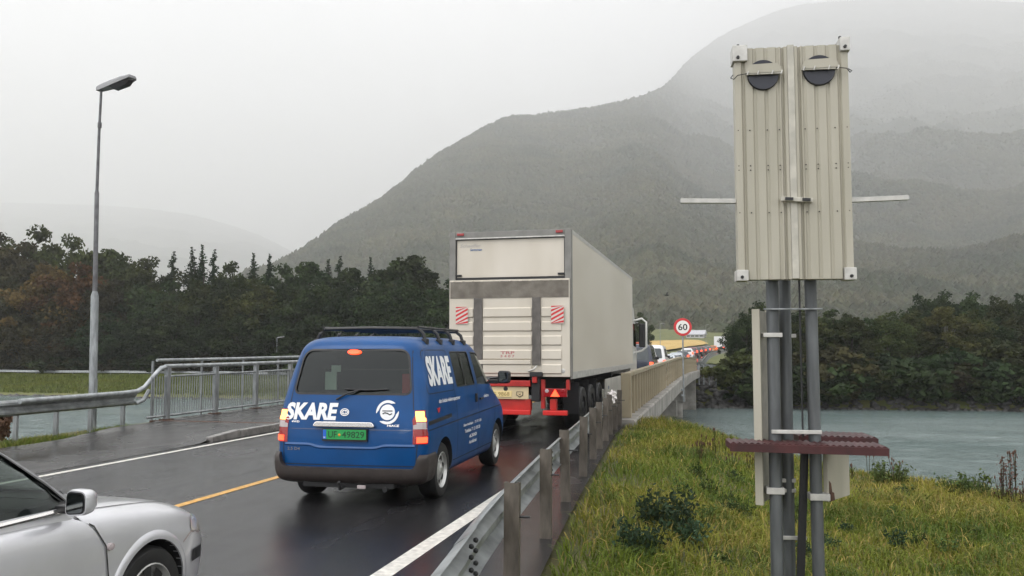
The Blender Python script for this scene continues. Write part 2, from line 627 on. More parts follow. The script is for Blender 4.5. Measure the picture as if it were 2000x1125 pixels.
def asphalt(name, c1, c2, r_lo, r_hi, bump, stretch=(1.1, 0.05, 1)):
    m = bpy.data.materials.new(name); m.use_nodes = True
    n, l = nodes_of(m); b = n['Principled BSDF']
    g = n.new('ShaderNodeNewGeometry')
    mp = n.new('ShaderNodeMapping'); mp.inputs['Scale'].default_value = stretch
    l.new(g.outputs['Position'], mp.inputs['Vector'])
    t1 = n.new('ShaderNodeTexNoise'); t1.inputs['Scale'].default_value = 1.6; t1.inputs['Detail'].default_value = 3
    l.new(mp.outputs['Vector'], t1.inputs['Vector'])
    t2 = n.new('ShaderNodeTexNoise'); t2.inputs['Scale'].default_value = 70; t2.inputs['Detail'].default_value = 3
    l.new(g.outputs['Position'], t2.inputs['Vector'])
    t3 = n.new('ShaderNodeTexNoise'); t3.inputs['Scale'].default_value = 0.7; t3.inputs['Detail'].default_value = 2.5
    l.new(g.outputs['Position'], t3.inputs['Vector'])
    rp = n.new('ShaderNodeValToRGB'); rp.color_ramp.elements[0].position = 0.3; rp.color_ramp.elements[1].position = 0.75
    rp.color_ramp.elements[0].color = (*c1, 1); rp.color_ramp.elements[1].color = (*c2, 1)
    l.new(t2.outputs['Fac'], rp.inputs['Fac']); l.new(rp.outputs['Color'], b.inputs['Base Color'])
    ad = n.new('ShaderNodeMath'); ad.operation = 'ADD'
    l.new(t1.outputs['Fac'], ad.inputs[0]); l.new(t3.outputs['Fac'], ad.inputs[1])
    mr = n.new('ShaderNodeMapRange'); mr.inputs['From Min'].default_value = 0.8; mr.inputs['From Max'].default_value = 1.25
    mr.inputs['To Min'].default_value = r_lo; mr.inputs['To Max'].default_value = r_hi
    l.new(ad.outputs[0], mr.inputs['Value']); l.new(mr.outputs['Result'], b.inputs['Roughness'])
    b.inputs['IOR'].default_value = 1.36
    bp = n.new('ShaderNodeBump'); bp.inputs['Strength'].default_value = bump; bp.inputs['Distance'].default_value = 0.004
    l.new(t2.outputs['Fac'], bp.inputs['Height']); l.new(bp.outputs['Normal'], b.inputs['Normal'])
    MATS[name] = m
    return m


M_asph = asphalt('wet_asphalt', (0.008, 0.008, 0.009), (0.04, 0.039, 0.041), 0.05, 0.32, 0.8)
M_walk = asphalt('wet_footway_asphalt', (0.02, 0.019, 0.019), (0.06, 0.057, 0.055), 0.12, 0.4, 0.5, (0.5, 0.25, 1))
M_kerb = mat('wet_kerb_stone', (0.2, 0.19, 0.18), 0.35, noise=0.3, nscale=6, rvar=0.15, coords='World')
M_whiteline = mat('white_road_paint', (0.62, 0.6, 0.55), 0.45, noise=0.22, nscale=14, coords='World', rvar=0.15)
M_yellowline = mat('yellow_road_paint', (0.62, 0.33, 0.06), 0.45, noise=0.25, nscale=14, coords='World', rvar=0.15)

YR = np.concatenate([np.arange(-40, 110, 1.5), np.arange(110, 330, 5)])


def ribbon(name, m, x0, x1, ys, dz, nx=2):
    ys = np.asarray(ys, float)
    cols = []
    for k in range(nx):
        t = k / (nx - 1)
        cols.append(x0(ys) * (1 - t) + x1(ys) * t)
    X = np.stack(cols, 1)
    Y = np.repeat(ys[:, None], nx, 1)
    Z = np.repeat((road_z(ys) + (dz(ys) if callable(dz) else dz))[:, None], nx, 1)
    return grid_mesh(name, X, Y, Z, m)


o = ribbon('road', M_asph, lambda y: -9.62 + road_x(y), lambda y: np.where(y < 95, rail_x(y) + 0.12, -2.0 + road_x(y)), YR, 0.0)
tag(o, 'wet dark asphalt two-lane road running over the bridge', kind='structure')
walk_h = lambda y: 0.004 + 0.12 * sstep(14.2, 16.4, y)
o = ribbon('footpath', M_walk, lambda y: np.where(y < 17.6, -12.75, -13.05) + 0 * y, lambda y: np.where(y < 15, -9.62, -9.78) + 0 * y, np.arange(-40, 100, 0.7), walk_h)
tag(o, 'wet asphalt footway beside the road', kind='structure')
edge_w = 0.125
o = ribbon('road_marking', M_whiteline, lambda y: -2.70 + road_x(y), lambda y: -2.70 + 0.17 + road_x(y), np.arange(-20, 13.1, 0.5), 0.004)
tag(o, 'worn white edge line beside the guard rail', kind='structure')
o = ribbon('road_marking', M_whiteline, lambda y: -9.41 + road_x(y), lambda y: -9.29 + road_x(y), YR, 0.004)
tag(o, 'white edge line along the footway kerb', kind='structure')
o = ribbon('road_marking', M_yellowline, lambda y: -6.11 + road_x(y), lambda y: -5.99 + road_x(y), YR, 0.004)
tag(o, 'solid yellow centre line on the wet road', kind='structure')
# kerb: stones one metre long, sinking into the footway at its near end
kerb = bpy.data.objects.new('kerb', None); COL.objects.link(kerb); tag(kerb, 'low stone kerb between road and bridge footway', kind='structure')
kme = MB().box(-0.08, 0.08, 0.006, 0.994, -0.2, 0.0).mesh('kerb_stone', M_kerb, bevel=0.015)
for i in range(15, 44):
    k = new_obj('kerb_stone', kme, kerb)
    y = float(i)
    k.location = (-9.70, y, float(road_z(y)) + 0.012 + float(walk_h(y + 0.5)))
    k.rotation_euler = (R(3.4) if i == 15 else (math.atan(0.003)), 0, 0)
MB().box(-0.08, 0.08, 0, 52, -0.2, 0).build('kerb_run', M_kerb, kerb).location = (-9.70, 44.0, 0.2)

# near bank
M_soil = mat('grass_soil', (0.05, 0.055, 0.016), 0.9, col2=(0.105, 0.09, 0.03), nscale=1.3, bump=0.8, bscale=18, coords='World')
xs = np.concatenate([np.arange(-60, -18, 2.0), np.arange(-18, 16, 0.4), np.arange(16, 80, 3.0)])
ys = np.concatenate([np.arange(-45, 4, 2.0), np.arange(4, 34, 0.4)])
X, Y = np.meshgrid(xs, ys)
Z = near_z(X, Y)
o = grid_mesh('ground', X, Y, Z, M_soil)
tag(o, 'grassy near river bank below the road', kind='structure')

# river
m = bpy.data.materials.new('river_water'); m.use_nodes = True
n, l = nodes_of(m); b = n['Principled BSDF']
g = n.new('ShaderNodeNewGeometry')
mp = n.new('ShaderNodeMapping'); mp.inputs['Scale'].default_value = (0.55, 1.5, 1); mp.inputs['Rotation'].default_value = (0, 0, R(-8))
l.new(g.outputs['Position'], mp.inputs['Vector'])
t1 = n.new('ShaderNodeTexNoise'); t1.inputs['Scale'].default_value = 3.0; t1.inputs['Detail'].default_value = 6; t1.inputs['Roughness'].default_value = 0.68
l.new(mp.outputs['Vector'], t1.inputs['Vector'])
t2 = n.new('ShaderNodeTexNoise'); t2.inputs['Scale'].default_value = 0.12; t2.inputs['Detail'].default_value = 3
l.new(mp.outputs['Vector'], t2.inputs['Vector'])
rp = n.new('ShaderNodeValToRGB'); rp.color_ramp.elements[0].position = 0.35; rp.color_ramp.elements[1].position = 0.7
rp.color_ramp.elements[0].color = (0.10, 0.14, 0.135, 1); rp.color_ramp.elements[1].color = (0.17, 0.21, 0.205, 1)
l.new(t2.outputs['Fac'], rp.inputs['Fac']); l.new(rp.outputs['Color'], b.inputs['Base Color'])
b.inputs['Roughness'].default_value = 0.12; b.inputs['IOR'].default_value = 1.33
bp = n.new('ShaderNodeBump'); bp.inputs['Strength'].default_value = 1.0; bp.inputs['Distance'].default_value = 0.12
l.new(t1.outputs['Fac'], bp.inputs['Height']); l.new(bp.outputs['Normal'], b.inputs['Normal'])
rx = np.concatenate([np.arange(-420, -125, 6.0), np.arange(-125, 75, 0.42), np.arange(75, 420, 6.0)]); ry = np.concatenate([np.arange(-150, 14, 6.0), np.arange(14, 96, 0.3), np.arange(96, 112, 4.0)])
X, Y = np.meshgrid(rx, ry)
cur = 0.25 + 1.5 * np.clip(fbm(X * 0.035, Y * 0.09, 3, 91) + 0.22, 0, 0.6)
Z = WATER_Z + 1.7 * cur * (0.16 * fbm(X * 0.45 + Y * 0.1, Y * 0.95, 4, 92) + 0.12 * (0.25 - np.abs(fbm(X * 0.8 - Y * 0.3, Y * 1.5, 3, 93))))
o = grid_mesh('river', X, Y, Z, m)
tag(o, 'choppy grey-green river under the bridge', kind='structure')

# far bank and valley floor
M_far = mat('far_grass', (0.07, 0.09, 0.02), 0.9, col2=(0.13, 0.13, 0.04), nscale=0.35, bump=0.8, bscale=2.5, coords='World')
xs = np.concatenate([[-16000, -8000, -4000, -2000, -1000], np.arange(-500, -130, 10.0), np.arange(-130, 70, 1.5), np.arange(70, 420, 10.0), [800, 1600, 3500, 8000, 16000]])
ys = np.concatenate([np.arange(77, 112, 0.8), np.arange(112, 300, 4.0), np.arange(300, 620, 12.0), [800, 1200, 2000, 4000, 8600, 16000]])
X, Y = np.meshgrid(xs, ys)
Z = far_z(X, Y)
o = grid_mesh('far_bank', X, Y, Z, M_far)
tag(o, 'grassy far river bank and valley floor', kind='structure')
# ripe field beside the road
M_field = mat('ripe_field', (0.42, 0.27, 0.08), 0.9, col2=(0.5, 0.36, 0.13), nscale=0.2, bump=0.4, bscale=3, coords='World')
fy = np.arange(205, 300, 4.0)
fx = np.linspace(-1, 1, 20)
X = np.stack([(-34 + 11 * f) + road_x(fy) * 0.85 + 8 for f in fx], 1)
Y = np.repeat(fy[:, None], len(fx), 1)
o = grid_mesh('field', X, Y, far_z(X, Y) + 0.55, M_field)
tag(o, 'ripe yellow grain field beside the far road', kind='structure')

# ------------------------------------------------------------------ mountains
F_PX, U0, V_H = 1664.0, 1000.0, 685.0
M_mtn = mat('wooded_slope', (0.014, 0.022, 0.010), 0.95, col2=(0.045, 0.047, 0.024), nscale=0.006, bump=1.0, bscale=0.12, coords='World', detail=10)
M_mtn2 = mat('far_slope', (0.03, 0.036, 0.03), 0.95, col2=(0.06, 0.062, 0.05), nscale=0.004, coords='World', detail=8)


def mountain(name, label, us, crest_v, crest_d, base_d, base_z, m, seed, nr=110, power=1.0, back=0.25, rough=0.16, gully=26.0):
    """a heightfield fanning out from the valley; crest heights follow the ridge line"""
    uu = np.arange(us[0], us[-1] + 1, 9.0)
    cv, cd = pchip(uu, us, crest_v), pchip(uu, us, crest_d)
    az = np.arctan((uu - U0) / F_PX) - R(13.5)
    cosu = np.cos(np.arctan((uu - U0) / F_PX))
    t = np.concatenate([np.linspace(0, 1, nr), np.linspace(1, 1 + back, 14)[1:]])
    T, A = np.meshgrid(t, az, indexing='ij')
    bd = (pchip(uu, us, base_d) if isinstance(base_d, list) else np.full(len(uu), base_d))[None, :]
    D = bd + (cd[None, :] - bd) * T
    hc = 1.78 + (V_H - cv) / F_PX * cd * cosu
    pw = (pchip(uu, us, power) if isinstance(power, list) else np.full(len(uu), power))[None, :]
    prof = np.where(T <= 1, T**pw, 1 - (T - 1) * 2.2)
    Xm, Ym = D * np.sin(A), D * np.cos(A)
    Z = base_z + (hc[None, :] - base_z) * prof
    env = np.clip(T * (1 - T) * 4, 0, 1) * (T <= 1)
    Z = Z + env * (hc[None, :]) * rough * 2 * fbm(Xm * 0.004, Ym * 0.004, 4, seed) + env * gully * (np.abs(fbm(A * 22, D * 0.0006, 3, seed + 3)) - 0.12)
    Z = Z + np.clip(T * 6, 0, 1) * (9 * fbm(Xm * 0.05, Ym * 0.05, 3, seed + 1) + 14 * fbm(Xm * 0.018, Ym * 0.018, 3, seed + 7))
    o = grid_mesh(name, Xm, Ym, Z, m)
    tag(o, label, kind='structure')
    return o


MS = 1.8
mtnA = mountain('mountain', 'steep wooded mountainside fading up into low cloud',
                [380, 470, 555, 640, 740, 830, 920, 1000, 1100, 1180, 1250, 1300, 1360, 1450, 1600, 1800, 2050, 2400, 2700],
                [575, 545, 510, 452, 388, 315, 258, 222, 212, 198, 182, 160, 100, 40, -10, -20, -10, 20, 50],
                [MS * q for q in [560, 640, 720, 830, 960, 1090, 1230, 1350, 1440, 1520, 1640, 2000, 3300, 4500, 5000, 5000, 5000, 4900, 4900]],
                [500, 540, 590, 640, 680, 700, 700, 680, 640, 560, 460, 400, 370, 350, 350, 350, 350, 350, 350], 7.0, M_mtn, 11, nr=150, power=[1.0] * 6 + [1.05, 1.1, 1.12, 1.15, 1.2, 1.25, 1.32, 1.38, 1.4, 1.4, 1.4, 1.4, 1.4], rough=0.05, gully=34.0)
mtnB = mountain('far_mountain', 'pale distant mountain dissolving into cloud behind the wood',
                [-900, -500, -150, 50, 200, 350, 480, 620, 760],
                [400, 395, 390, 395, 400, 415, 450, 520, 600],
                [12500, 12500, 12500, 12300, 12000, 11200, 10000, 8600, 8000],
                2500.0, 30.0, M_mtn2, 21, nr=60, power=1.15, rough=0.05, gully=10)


def scatter(host, name, label, density, smin, smax, m, zs=1.25, seed=0, sub=2):
    """woodland on the mountain, far beyond counting: scattered crowns as one mass"""
    me = bpy.data.meshes.new(name)
    o = new_obj(name, me)
    tag(o, label, 'woodland', kind='stuff')
    ng = bpy.data.node_groups.new(name, 'GeometryNodeTree')
    ng.interface.new_socket('Geometry', in_out='INPUT', socket_type='NodeSocketGeometry')
    ng.interface.new_socket('Geometry', in_out='OUTPUT', socket_type='NodeSocketGeometry')
    N, L = ng.nodes, ng.links
    go = N.new('NodeGroupOutput')
    oi = N.new('GeometryNodeObjectInfo'); oi.inputs['Object'].default_value = host; oi.transform_space = 'RELATIVE'
    dp = N.new('GeometryNodeDistributePointsOnFaces'); dp.inputs['Density'].default_value = density; dp.inputs['Seed'].default_value = seed
    ico = N.new('GeometryNodeMeshIcoSphere'); ico.inputs['Radius'].default_value = 1.0; ico.inputs['Subdivisions'].default_value = sub
    sp = N.new('GeometryNodeSetPosition')
    no = N.new('ShaderNodeTexNoise'); no.inputs['Scale'].default_value = 1.7; no.inputs['Detail'].default_value = 3
    vm = N.new('ShaderNodeVectorMath'); vm.operation = 'SUBTRACT'; vm.inputs[1].default_value = (0.5, 0.5, 0.5)
    vm2 = N.new('ShaderNodeVectorMath'); vm2.operation = 'SCALE'; vm2.inputs['Scale'].default_value = 1.7
    L.new(no.outputs['Color'], vm.inputs[0]); L.new(vm.outputs[0], vm2.inputs[0]); L.new(vm2.outputs[0], sp.inputs['Offset'])
    L.new(ico.outputs['Mesh'], sp.inputs['Geometry'])
    sm = N.new('GeometryNodeSetMaterial'); sm.inputs['Material'].default_value = m
    L.new(sp.outputs['Geometry'], sm.inputs['Geometry'])
    ip = N.new('GeometryNodeInstanceOnPoints')
    rv = N.new('FunctionNodeRandomValue'); rv.data_type = 'FLOAT_VECTOR'
    rv.inputs['Min'].default_value = (smin, smin, smin * zs); rv.inputs['Max'].default_value = (smax, smax, smax * zs)
    rr = N.new('FunctionNodeRandomValue'); rr.data_type = 'FLOAT_VECTOR'
    rr.inputs['Max'].default_value = (0.4, 0.4, 6.28)
    ps = N.new('GeometryNodeInputPosition'); vl = N.new('ShaderNodeVectorMath'); vl.operation = 'LENGTH'
    mr = N.new('ShaderNodeMapRange'); mr.inputs['From Min'].default_value = 1500; mr.inputs['From Max'].default_value = 3200; mr.inputs['To Min'].default_value = density; mr.inputs['To Max'].default_value = density * 0.05
    L.new(ps.outputs[0], vl.inputs[0]); L.new(vl.outputs['Value'], mr.inputs['Value']); L.new(mr.outputs['Result'], dp.inputs['Density'])
    ss = N.new('GeometryNodeSetShadeSmooth')
    L.new(oi.outputs['Geometry'], dp.inputs['Mesh']); L.new(dp.outputs['Points'], ip.inputs['Points'])
    L.new(sm.outputs['Geometry'], ss.inputs['Geometry']); L.new(ss.outputs['Geometry'], ip.inputs['Instance'])
    L.new(rv.outputs['Value'], ip.inputs['Scale']); L.new(rr.outputs['Value'], ip.inputs['Rotation'])
    L.new(ip.outputs['Instances'], go.inputs[0])
    md = o.modifiers.new('scatter', 'NODES'); md.node_group = ng
    return o


M_wood = mat('mountain_wood', (0.014, 0.024, 0.010), 0.95, col2=(0.06, 0.058, 0.026), nscale=0.009, coords='World', detail=8, rand=0.03)
scatter(mtnA, 'mountain_forest', 'dense mixed woodland covering the mountainside', 0.026, 2.1, 5.2, M_wood, zs=1.35, seed=3, sub=3)

# ------------------------------------------------------------------ guard rails
M_rail = mat('dull_rail_zinc', (0.25, 0.265, 0.265), 0.45, 0.4, noise=0.3, nscale=4, rvar=0.15, bump=0.05, bscale=30)
W_PROF = [(0.0, 0.44), (0.02, 0.446), (0.075, 0.485), (0.08, 0.53), (0.015, 0.575), (0.015, 0.615), (0.08, 0.66), (0.075, 0.705), (0.02, 0.744), (0.0, 0.75)]


def w_beam(pts, side, z0s, dz=0.0, name='rail_beam', m=None, parent=None):
    """W profile along pts (x,y); side=-1 bulges to -x"""
    prof = W_PROF + [(d - 0.006, z) for d, z in reversed(W_PROF)]
    rings = []
    for (x, y), z0 in zip(pts, z0s):
        rings.append([(x + side * d, y, z + z0 + dz) for d, z in prof])
    return MB().loft(rings).build(name, m or M_rail, parent, smooth=35)


def c_post(name, m, parent, loc, h, w=0.11, d=0.06, t=0.006, rz=0.0):
    me = MB()
    poly = [(-w / 2, -d / 2), (w / 2, -d / 2), (w / 2, d / 2), (w / 2 - 0.02, d / 2), (w / 2 - 0.02, d / 2 - t), (w / 2 - t, d / 2 - t), (w / 2 - t, -d / 2 + t), (-w / 2 + t, -d / 2 + t),
            (-w / 2 + t, d / 2 - t), (-w / 2 + 0.02, d / 2 - t), (-w / 2 + 0.02, d / 2), (-w / 2, d / 2)]
    me.prism(poly, 'z', 0, h)
    o = me.build(name, m, parent)
    o.location = loc; o.rotation_euler = (0, 0, rz)
    return o


bolt_me = MB().lathe([(-0.012, 0.011), (0.0, 0.016), (0.008, 0.014), (0.014, 0.006)], 'x', 8).mesh('bolt', M_black, smooth=50)
gr = thing('guard_rail', 'galvanised W-beam guard rail on brown posts beside the grass verge', 'guard rail')
ys_post = [-6.0, -4, -2, 0, 2, 6.02, 8.1, 10.1, 12.15, 14.1, 15.6, 17.0, 18.3, 19.4, 20.5]
for k, y in enumerate(ys_post):
    x = float(rail_x(y))
    zg = float(near_z(x + 0.15, y)) - 0.5
    p = c_post('post', M_post, gr, (x, y, zg), 0.84 - zg, rz=R(2 * math.sin(k * 5)))
    p.rotation_euler.x = R(1.2 * math.sin(k * 3.1)); p.rotation_euler.y = R(1.0 * math.cos(k * 2.3))
    if y > 4:
        b_ = MB().tube([(x - 0.03, y - 0.01, 0.6), (x + 0.14, y - 0.01, 0.6)], 0.009, 8).build('bolt', M_black, gr)
segs = [(-8, -4), (-4, 0), (0, 4.6), (4.6, 8.9), (8.9, 13.1), (13.1, 17.2), (17.2, 21.4)]
for i, (a, b_) in enumerate(segs):
    yy = np.linspace(a, b_ + 0.3, 8)
    off = 0.060 + 0.007 * (i % 2)
    w_beam([(float(rail_x(y)) - off, float(y)) for y in yy], -1, [0.0] * 8, parent=gr)
    for dy in (0.06, 0.22):
        for zz in (0.50, 0.56, 0.63, 0.69):
            bo = new_obj('bolt', bolt_me, gr); yb = b_ + dy
            bo.location = (float(rail_x(yb)) - off - 0.055 + 0.066, yb, zz)
tag(gr, gr['label'])

# footway side guard rail
gl = thing('guard_rail', 'galvanised guard rail with steel posts along the footway edge above the river', 'guard rail')
for y in (4.0, 6.0, 8.0, 10.0, 12.1, 14.1, 15.15, 16.15, 17.2):
    zg = float(near_z(-13.3, y)) - 0.3
    c_post('post', M_galvd, gl, (-13.38, y, zg), 0.72 - zg, w=0.09)
for i, (a, b_) in enumerate([(2, 6.1), (6.1, 10.2), (10.2, 14.2), (14.2, 17.5)]):
    yy = np.linspace(a, b_ + (0.3 if i < 3 else 0), 5)
    w_beam([(-13.33 + 0.007 * (i % 2), float(y)) for y in yy], 1, [0.07] * 5, parent=gl)
MB().tube([(-13.22, 14.0, 0.79), (-13.22, 17.1, 0.81), (-13.2, 17.45, 0.83), (-13.12, 17.6, 0.92), (-12.96, 17.85, 1.28), (-12.93, 17.93, 1.36), (-12.9, 18.1, 1.385)], 0.055, 10).build('handrail_transition', M_galv, gl, smooth=60)
MB().tube([(-13.2, 17.4, 0.55), (-13.15, 17.62, 0.62), (-13.1, 17.75, 0.85)], 0.05, 10).build('lower_bend', M_galv, gl, smooth=60)

# ------------------------------------------------------------------ bridge
M_paint = mat('weathered_beige_paint', (0.31, 0.265, 0.18), 0.55, col2=(0.19, 0.125, 0.06), nscale=3.2, stretch=(1, 1, 0.35), lo=0.52, hi=0.78, bump=0.08)
M_rust = mat('rusty_steel', (0.075, 0.035, 0.02), 0.8, noise=0.4, nscale=12)
br = thing('road_bridge', 'concrete road bridge on slender columns over the river', 'bridge')
yb = np.linspace(YA - 0.6, YB + 0.6, 60)
rings = []
for y in yb:
    z = float(road_z(y)); xr = float(rail_x(y))
    rings.append([(-13.5, y, z - 0.45), (-12.9, y, z - 0.6), (-8, y, z - 0.62), (-4, y, z - 0.62), (xr - 0.35, y, z - 0.5), (xr - 0.35, y, z - 0.02), (-13.5, y, z - 0.02)])
MB().loft(rings).build('deck', M_concrete, br)
rings = []
for y in yb:
    z = float(road_z(y)); xr = float(rail_x(y))
    rings.append([(xr - 0.347, y, z - 0.55), (xr + 0.30, y, z - 0.55), (xr + 0.34, y, z - 0.5), (xr + 0.34, y, z + 0.04), (xr + 0.3, y, z + 0.09), (xr - 0.2, y, z + 0.09), (xr - 0.347, y, z + 0.03)])
MB().loft(rings).build('edge_beam', M_concrete, br, smooth=20)
for gx in (-4.3, -8.0, -11.5):
    rings = [[(gx - 0.3, y, float(road_z(y)) - 1.55), (gx + 0.3, y, float(road_z(y)) - 1.55), (gx + 0.3, y, float(road_z(y)) - 0.55), (gx - 0.3, y, float(road_z(y)) - 0.55)] for y in yb]
    MB().loft(rings).build('girder', M_concrete, br)
for py in (37.0, 54.5, 70.0):
    MB().box(-12.6, -2.5, py - 0.45, py + 0.45, -2.3, float(road_z(py)) - 1.5).build('cross_beam', M_concrete, br, bevel=0.03)
    for px in (-11.6, -7.4, -3.1):
        MB().lathe([(-7.0, 0.36), (-2.2, 0.34)], 'z', 18, (px, py, 0)).build('column', M_concrete, br, smooth=40)
for ya, yb_ in ((YA - 1.0, YA + 0.25), (YB - 0.2, YB + 1.0)):
    MB().box(-13.6, -1.95, ya, yb_, -5.5, -0.62).build('abutment', M_concrete, br, bevel=0.04)
MB().loft([[(-1.93, YA - 1, -1.6), (-1.6, YA - 1, -1.6), (-1.6, YA - 1, -0.3), (-1.93, YA - 1, -0.3)], [(-1.93, YA + 4.0, -5.0), (-1.6, YA + 4.0, -5.0), (-1.6, YA + 4, -3.2), (-1.93, YA + 4, -3.2)]]).build('wing_wall', M_concrete, br)

# parapet on the open river side
pr = thing('bridge_parapet', 'beige weathered steel bridge parapet with horizontal rails and rust streaks', 'parapet')
yp = np.linspace(YA + 0.05, YB, 50)


def rail_loft(yp, x_in, x_out, z0, z1):
    rings = []
    for y in yp:
        z = float(road_z(y)); xr = float(rail_x(y))
        rings.append([(xr + x_in, y, z + z0), (xr + x_out, y, z + z0), (xr + x_out, y, z + z1), (xr + x_in, y, z + z1)])
    return MB().loft(rings)


rail_loft(yp, -0.05, 0.13, 1.11, 1.20).build('top_rail', M_paint, pr)
for z0, z1 in ((0.17, 0.27), (0.47, 0.60), (0.79, 0.92)):
    rail_loft(yp, -0.02, 0.03, z0, z1).build('rail', M_paint, pr)
MB().box(-0.13, 0.12, 0, 0.16, 0.09, 1.21).build('end_post', M_paint, pr, bevel=0.015).location = (float(rail_x(YA)) + 0.06, YA, float(road_z(YA)))
pm = MB().box(0.032, 0.125, -0.05, 0.05, 0.09, 1.108).mesh('post', M_paint, bevel=0.008)
pw_ = MB().box(0.036, 0.10, -0.42, 0.42, 0.285, 0.46).mesh('web_plate', M_paint)
y = YA + 0.75; k = 0
while y < YB - 0.3:
    p = new_obj('post', pm, pr); p.location = (float(rail_x(y)), y, float(road_z(y)))
    k += 1
    y += 0.85 if y < 36 else 1.7
# footway railing
fr = thing('pedestrian_railing', 'galvanised tube railing with thin upright bars beside the bridge footway', 'railing')
XL = -12.9


def lz(y): return float(road_z(y)) + 0.124


yl = np.linspace(18.05, YB, 45)
MB().tube([(XL, y, lz(y) + 1.28) for y in yl], 0.05, 10).build('top_tube', M_galv, fr, smooth=60)
MB().tube([(XL, y, lz(y) + 1.04) for y in yl], 0.026, 8).build('middle_tube', M_galv, fr, smooth=60)
MB().tube([(XL, y, lz(y) + 0.10) for y in np.linspace(17.4, YB, 45)], 0.03, 8).build('bottom_tube', M_galv, fr, smooth=60)
MB().tube([(XL - 0.42, y, lz(y) + 1.42) for y in np.linspace(18.3, YB, 45)], 0.038, 8).build('outer_handrail', M_galv, fr, smooth=60)
pp = MB().box(-0.05, 0.05, -0.07, 0.07, -0.2, 1.25).mesh('post', M_galvd, bevel=0.008)
po = MB().tube([(-0.42, 0, -0.3), (-0.42, 0, 1.40)], 0.03, 8).mesh('outer_post', M_galvd, smooth=60)
bp_me = MB().box(-0.12, 0.12, -0.14, 0.14, -0.1, 0.02).mesh('base_plate', M_rust, bevel=0.008)
y = 18.15
while y < YB:
    for me_, nm in ((pp, 'post'), (po, 'outer_post'), (bp_me, 'base_plate')):
        p = new_obj(nm, me_, fr); p.location = (XL, y, lz(y))
    y += 2.03
bal = MB().tube([(0, 0, 0.10), (0, 0, 1.04)], 0.0125, 6).mesh('baluster', M_galvd, smooth=60)
y = 17.55
while y < 31:
    p = new_obj('baluster', bal, fr); p.location = (XL, y, lz(max(y, 17.0)))
    y += 0.1
mb = MB()
while y < YB:
    mb.tube([(XL, y, lz(y) + 0.1), (XL, y, lz(y) + 1.04)], 0.0085, 4)
    y += 0.115
o = mb.build('far_balusters', M_galvd, fr, recalc=False); o['kind'] = 'stuff'
# bridge end joint by the footway
MB().box(-13.1, -9.8, 17.78, 17.95, 0.05, 0.128).build('joint_edge', M_rust, br, bevel=0.01)

# far guard rails
fg = thing('guard_rail', 'thin guard rail along the road under the wood on the far bank', 'guard rail')
gy = lambda x: 104 + 0.02 * (x + 80)
xs_ = np.linspace(-135, -16, 40)
zr = [float(far_z(x, gy(x))) for x in xs_]
zr = np.convolve(np.pad(zr, 3, mode='edge'), np.ones(7) / 7, 'valid')
prof = [(0.0, 0.42), (0.07, 0.50), (0.02, 0.58), (0.07, 0.66), (0.0, 0.74), (-0.01, 0.74), (-0.01, 0.42)]
for i in range(0, 39, 3):
    MB().loft([[(x, gy(x) - d, z + zz + 0.02 * (i % 2)) for d, zz in prof] for x, z in zip(xs_[i:i + 4], zr[i:i + 4])]).build('rail_beam', M_galv, fg)
pf = MB().box(-0.04, 0.04, 0.012, 0.08, -1.0, 0.72).mesh('post', M_galvd)
for x, z in zip(xs_, zr):
    p = new_obj('post', pf, fg); p.location = (x, gy(x), z)
fg2 = thing('guard_rail', 'guard rail running from the bridge end along the far road', 'guard rail')
yy = np.arange(YB + 0.4, 190, 4.0)
fx_ = lambda y: -1.85 + float(road_x(y)) - 0.2 + 0.5 * float(sstep(80, 90, y))
for i in range(0, len(yy) - 3, 3):
    w_beam([(fx_(y), y) for y in yy[i:i + 4]], -1, [float(road_z(y)) for y in yy[i:i + 4]], parent=fg2)
for y in yy:
    c_post('post', M_galvd, fg2, (fx_(y) + 0.05, float(y), float(road_z(y)) - 0.8), 1.5)
fg3 = thing('guard_rail_end', 'short flared guard rail turning off at the far bridge end', 'guard rail')
pts = [(-1.7, 80.3), (-1.3, 81.2), (-0.8, 81.9), (-0.2, 82.5), (0.5, 83.0)]
w_beam(pts, -1, [-0.15, -0.17, -0.22, -0.3, -0.4], parent=fg3)
for (x, y), z in zip(pts, [-0.15, -0.17, -0.22, -0.3, -0.4]):
    c_post('post', M_galvd, fg3, (x + 0.06, y, z - 1.2), 1.85)

# ------------------------------------------------------------------ street lamps
M_lpole = mat('lamp_pole_zinc', (0.12, 0.12, 0.125), 0.5, 0.3, noise=0.3, nscale=5)
M_lamp = mat('lamp_housing', (0.26, 0.26, 0.265), 0.5, 0.2)
M_lampu = mat('lamp_bowl', (0.05, 0.045, 0.05), 0.3)


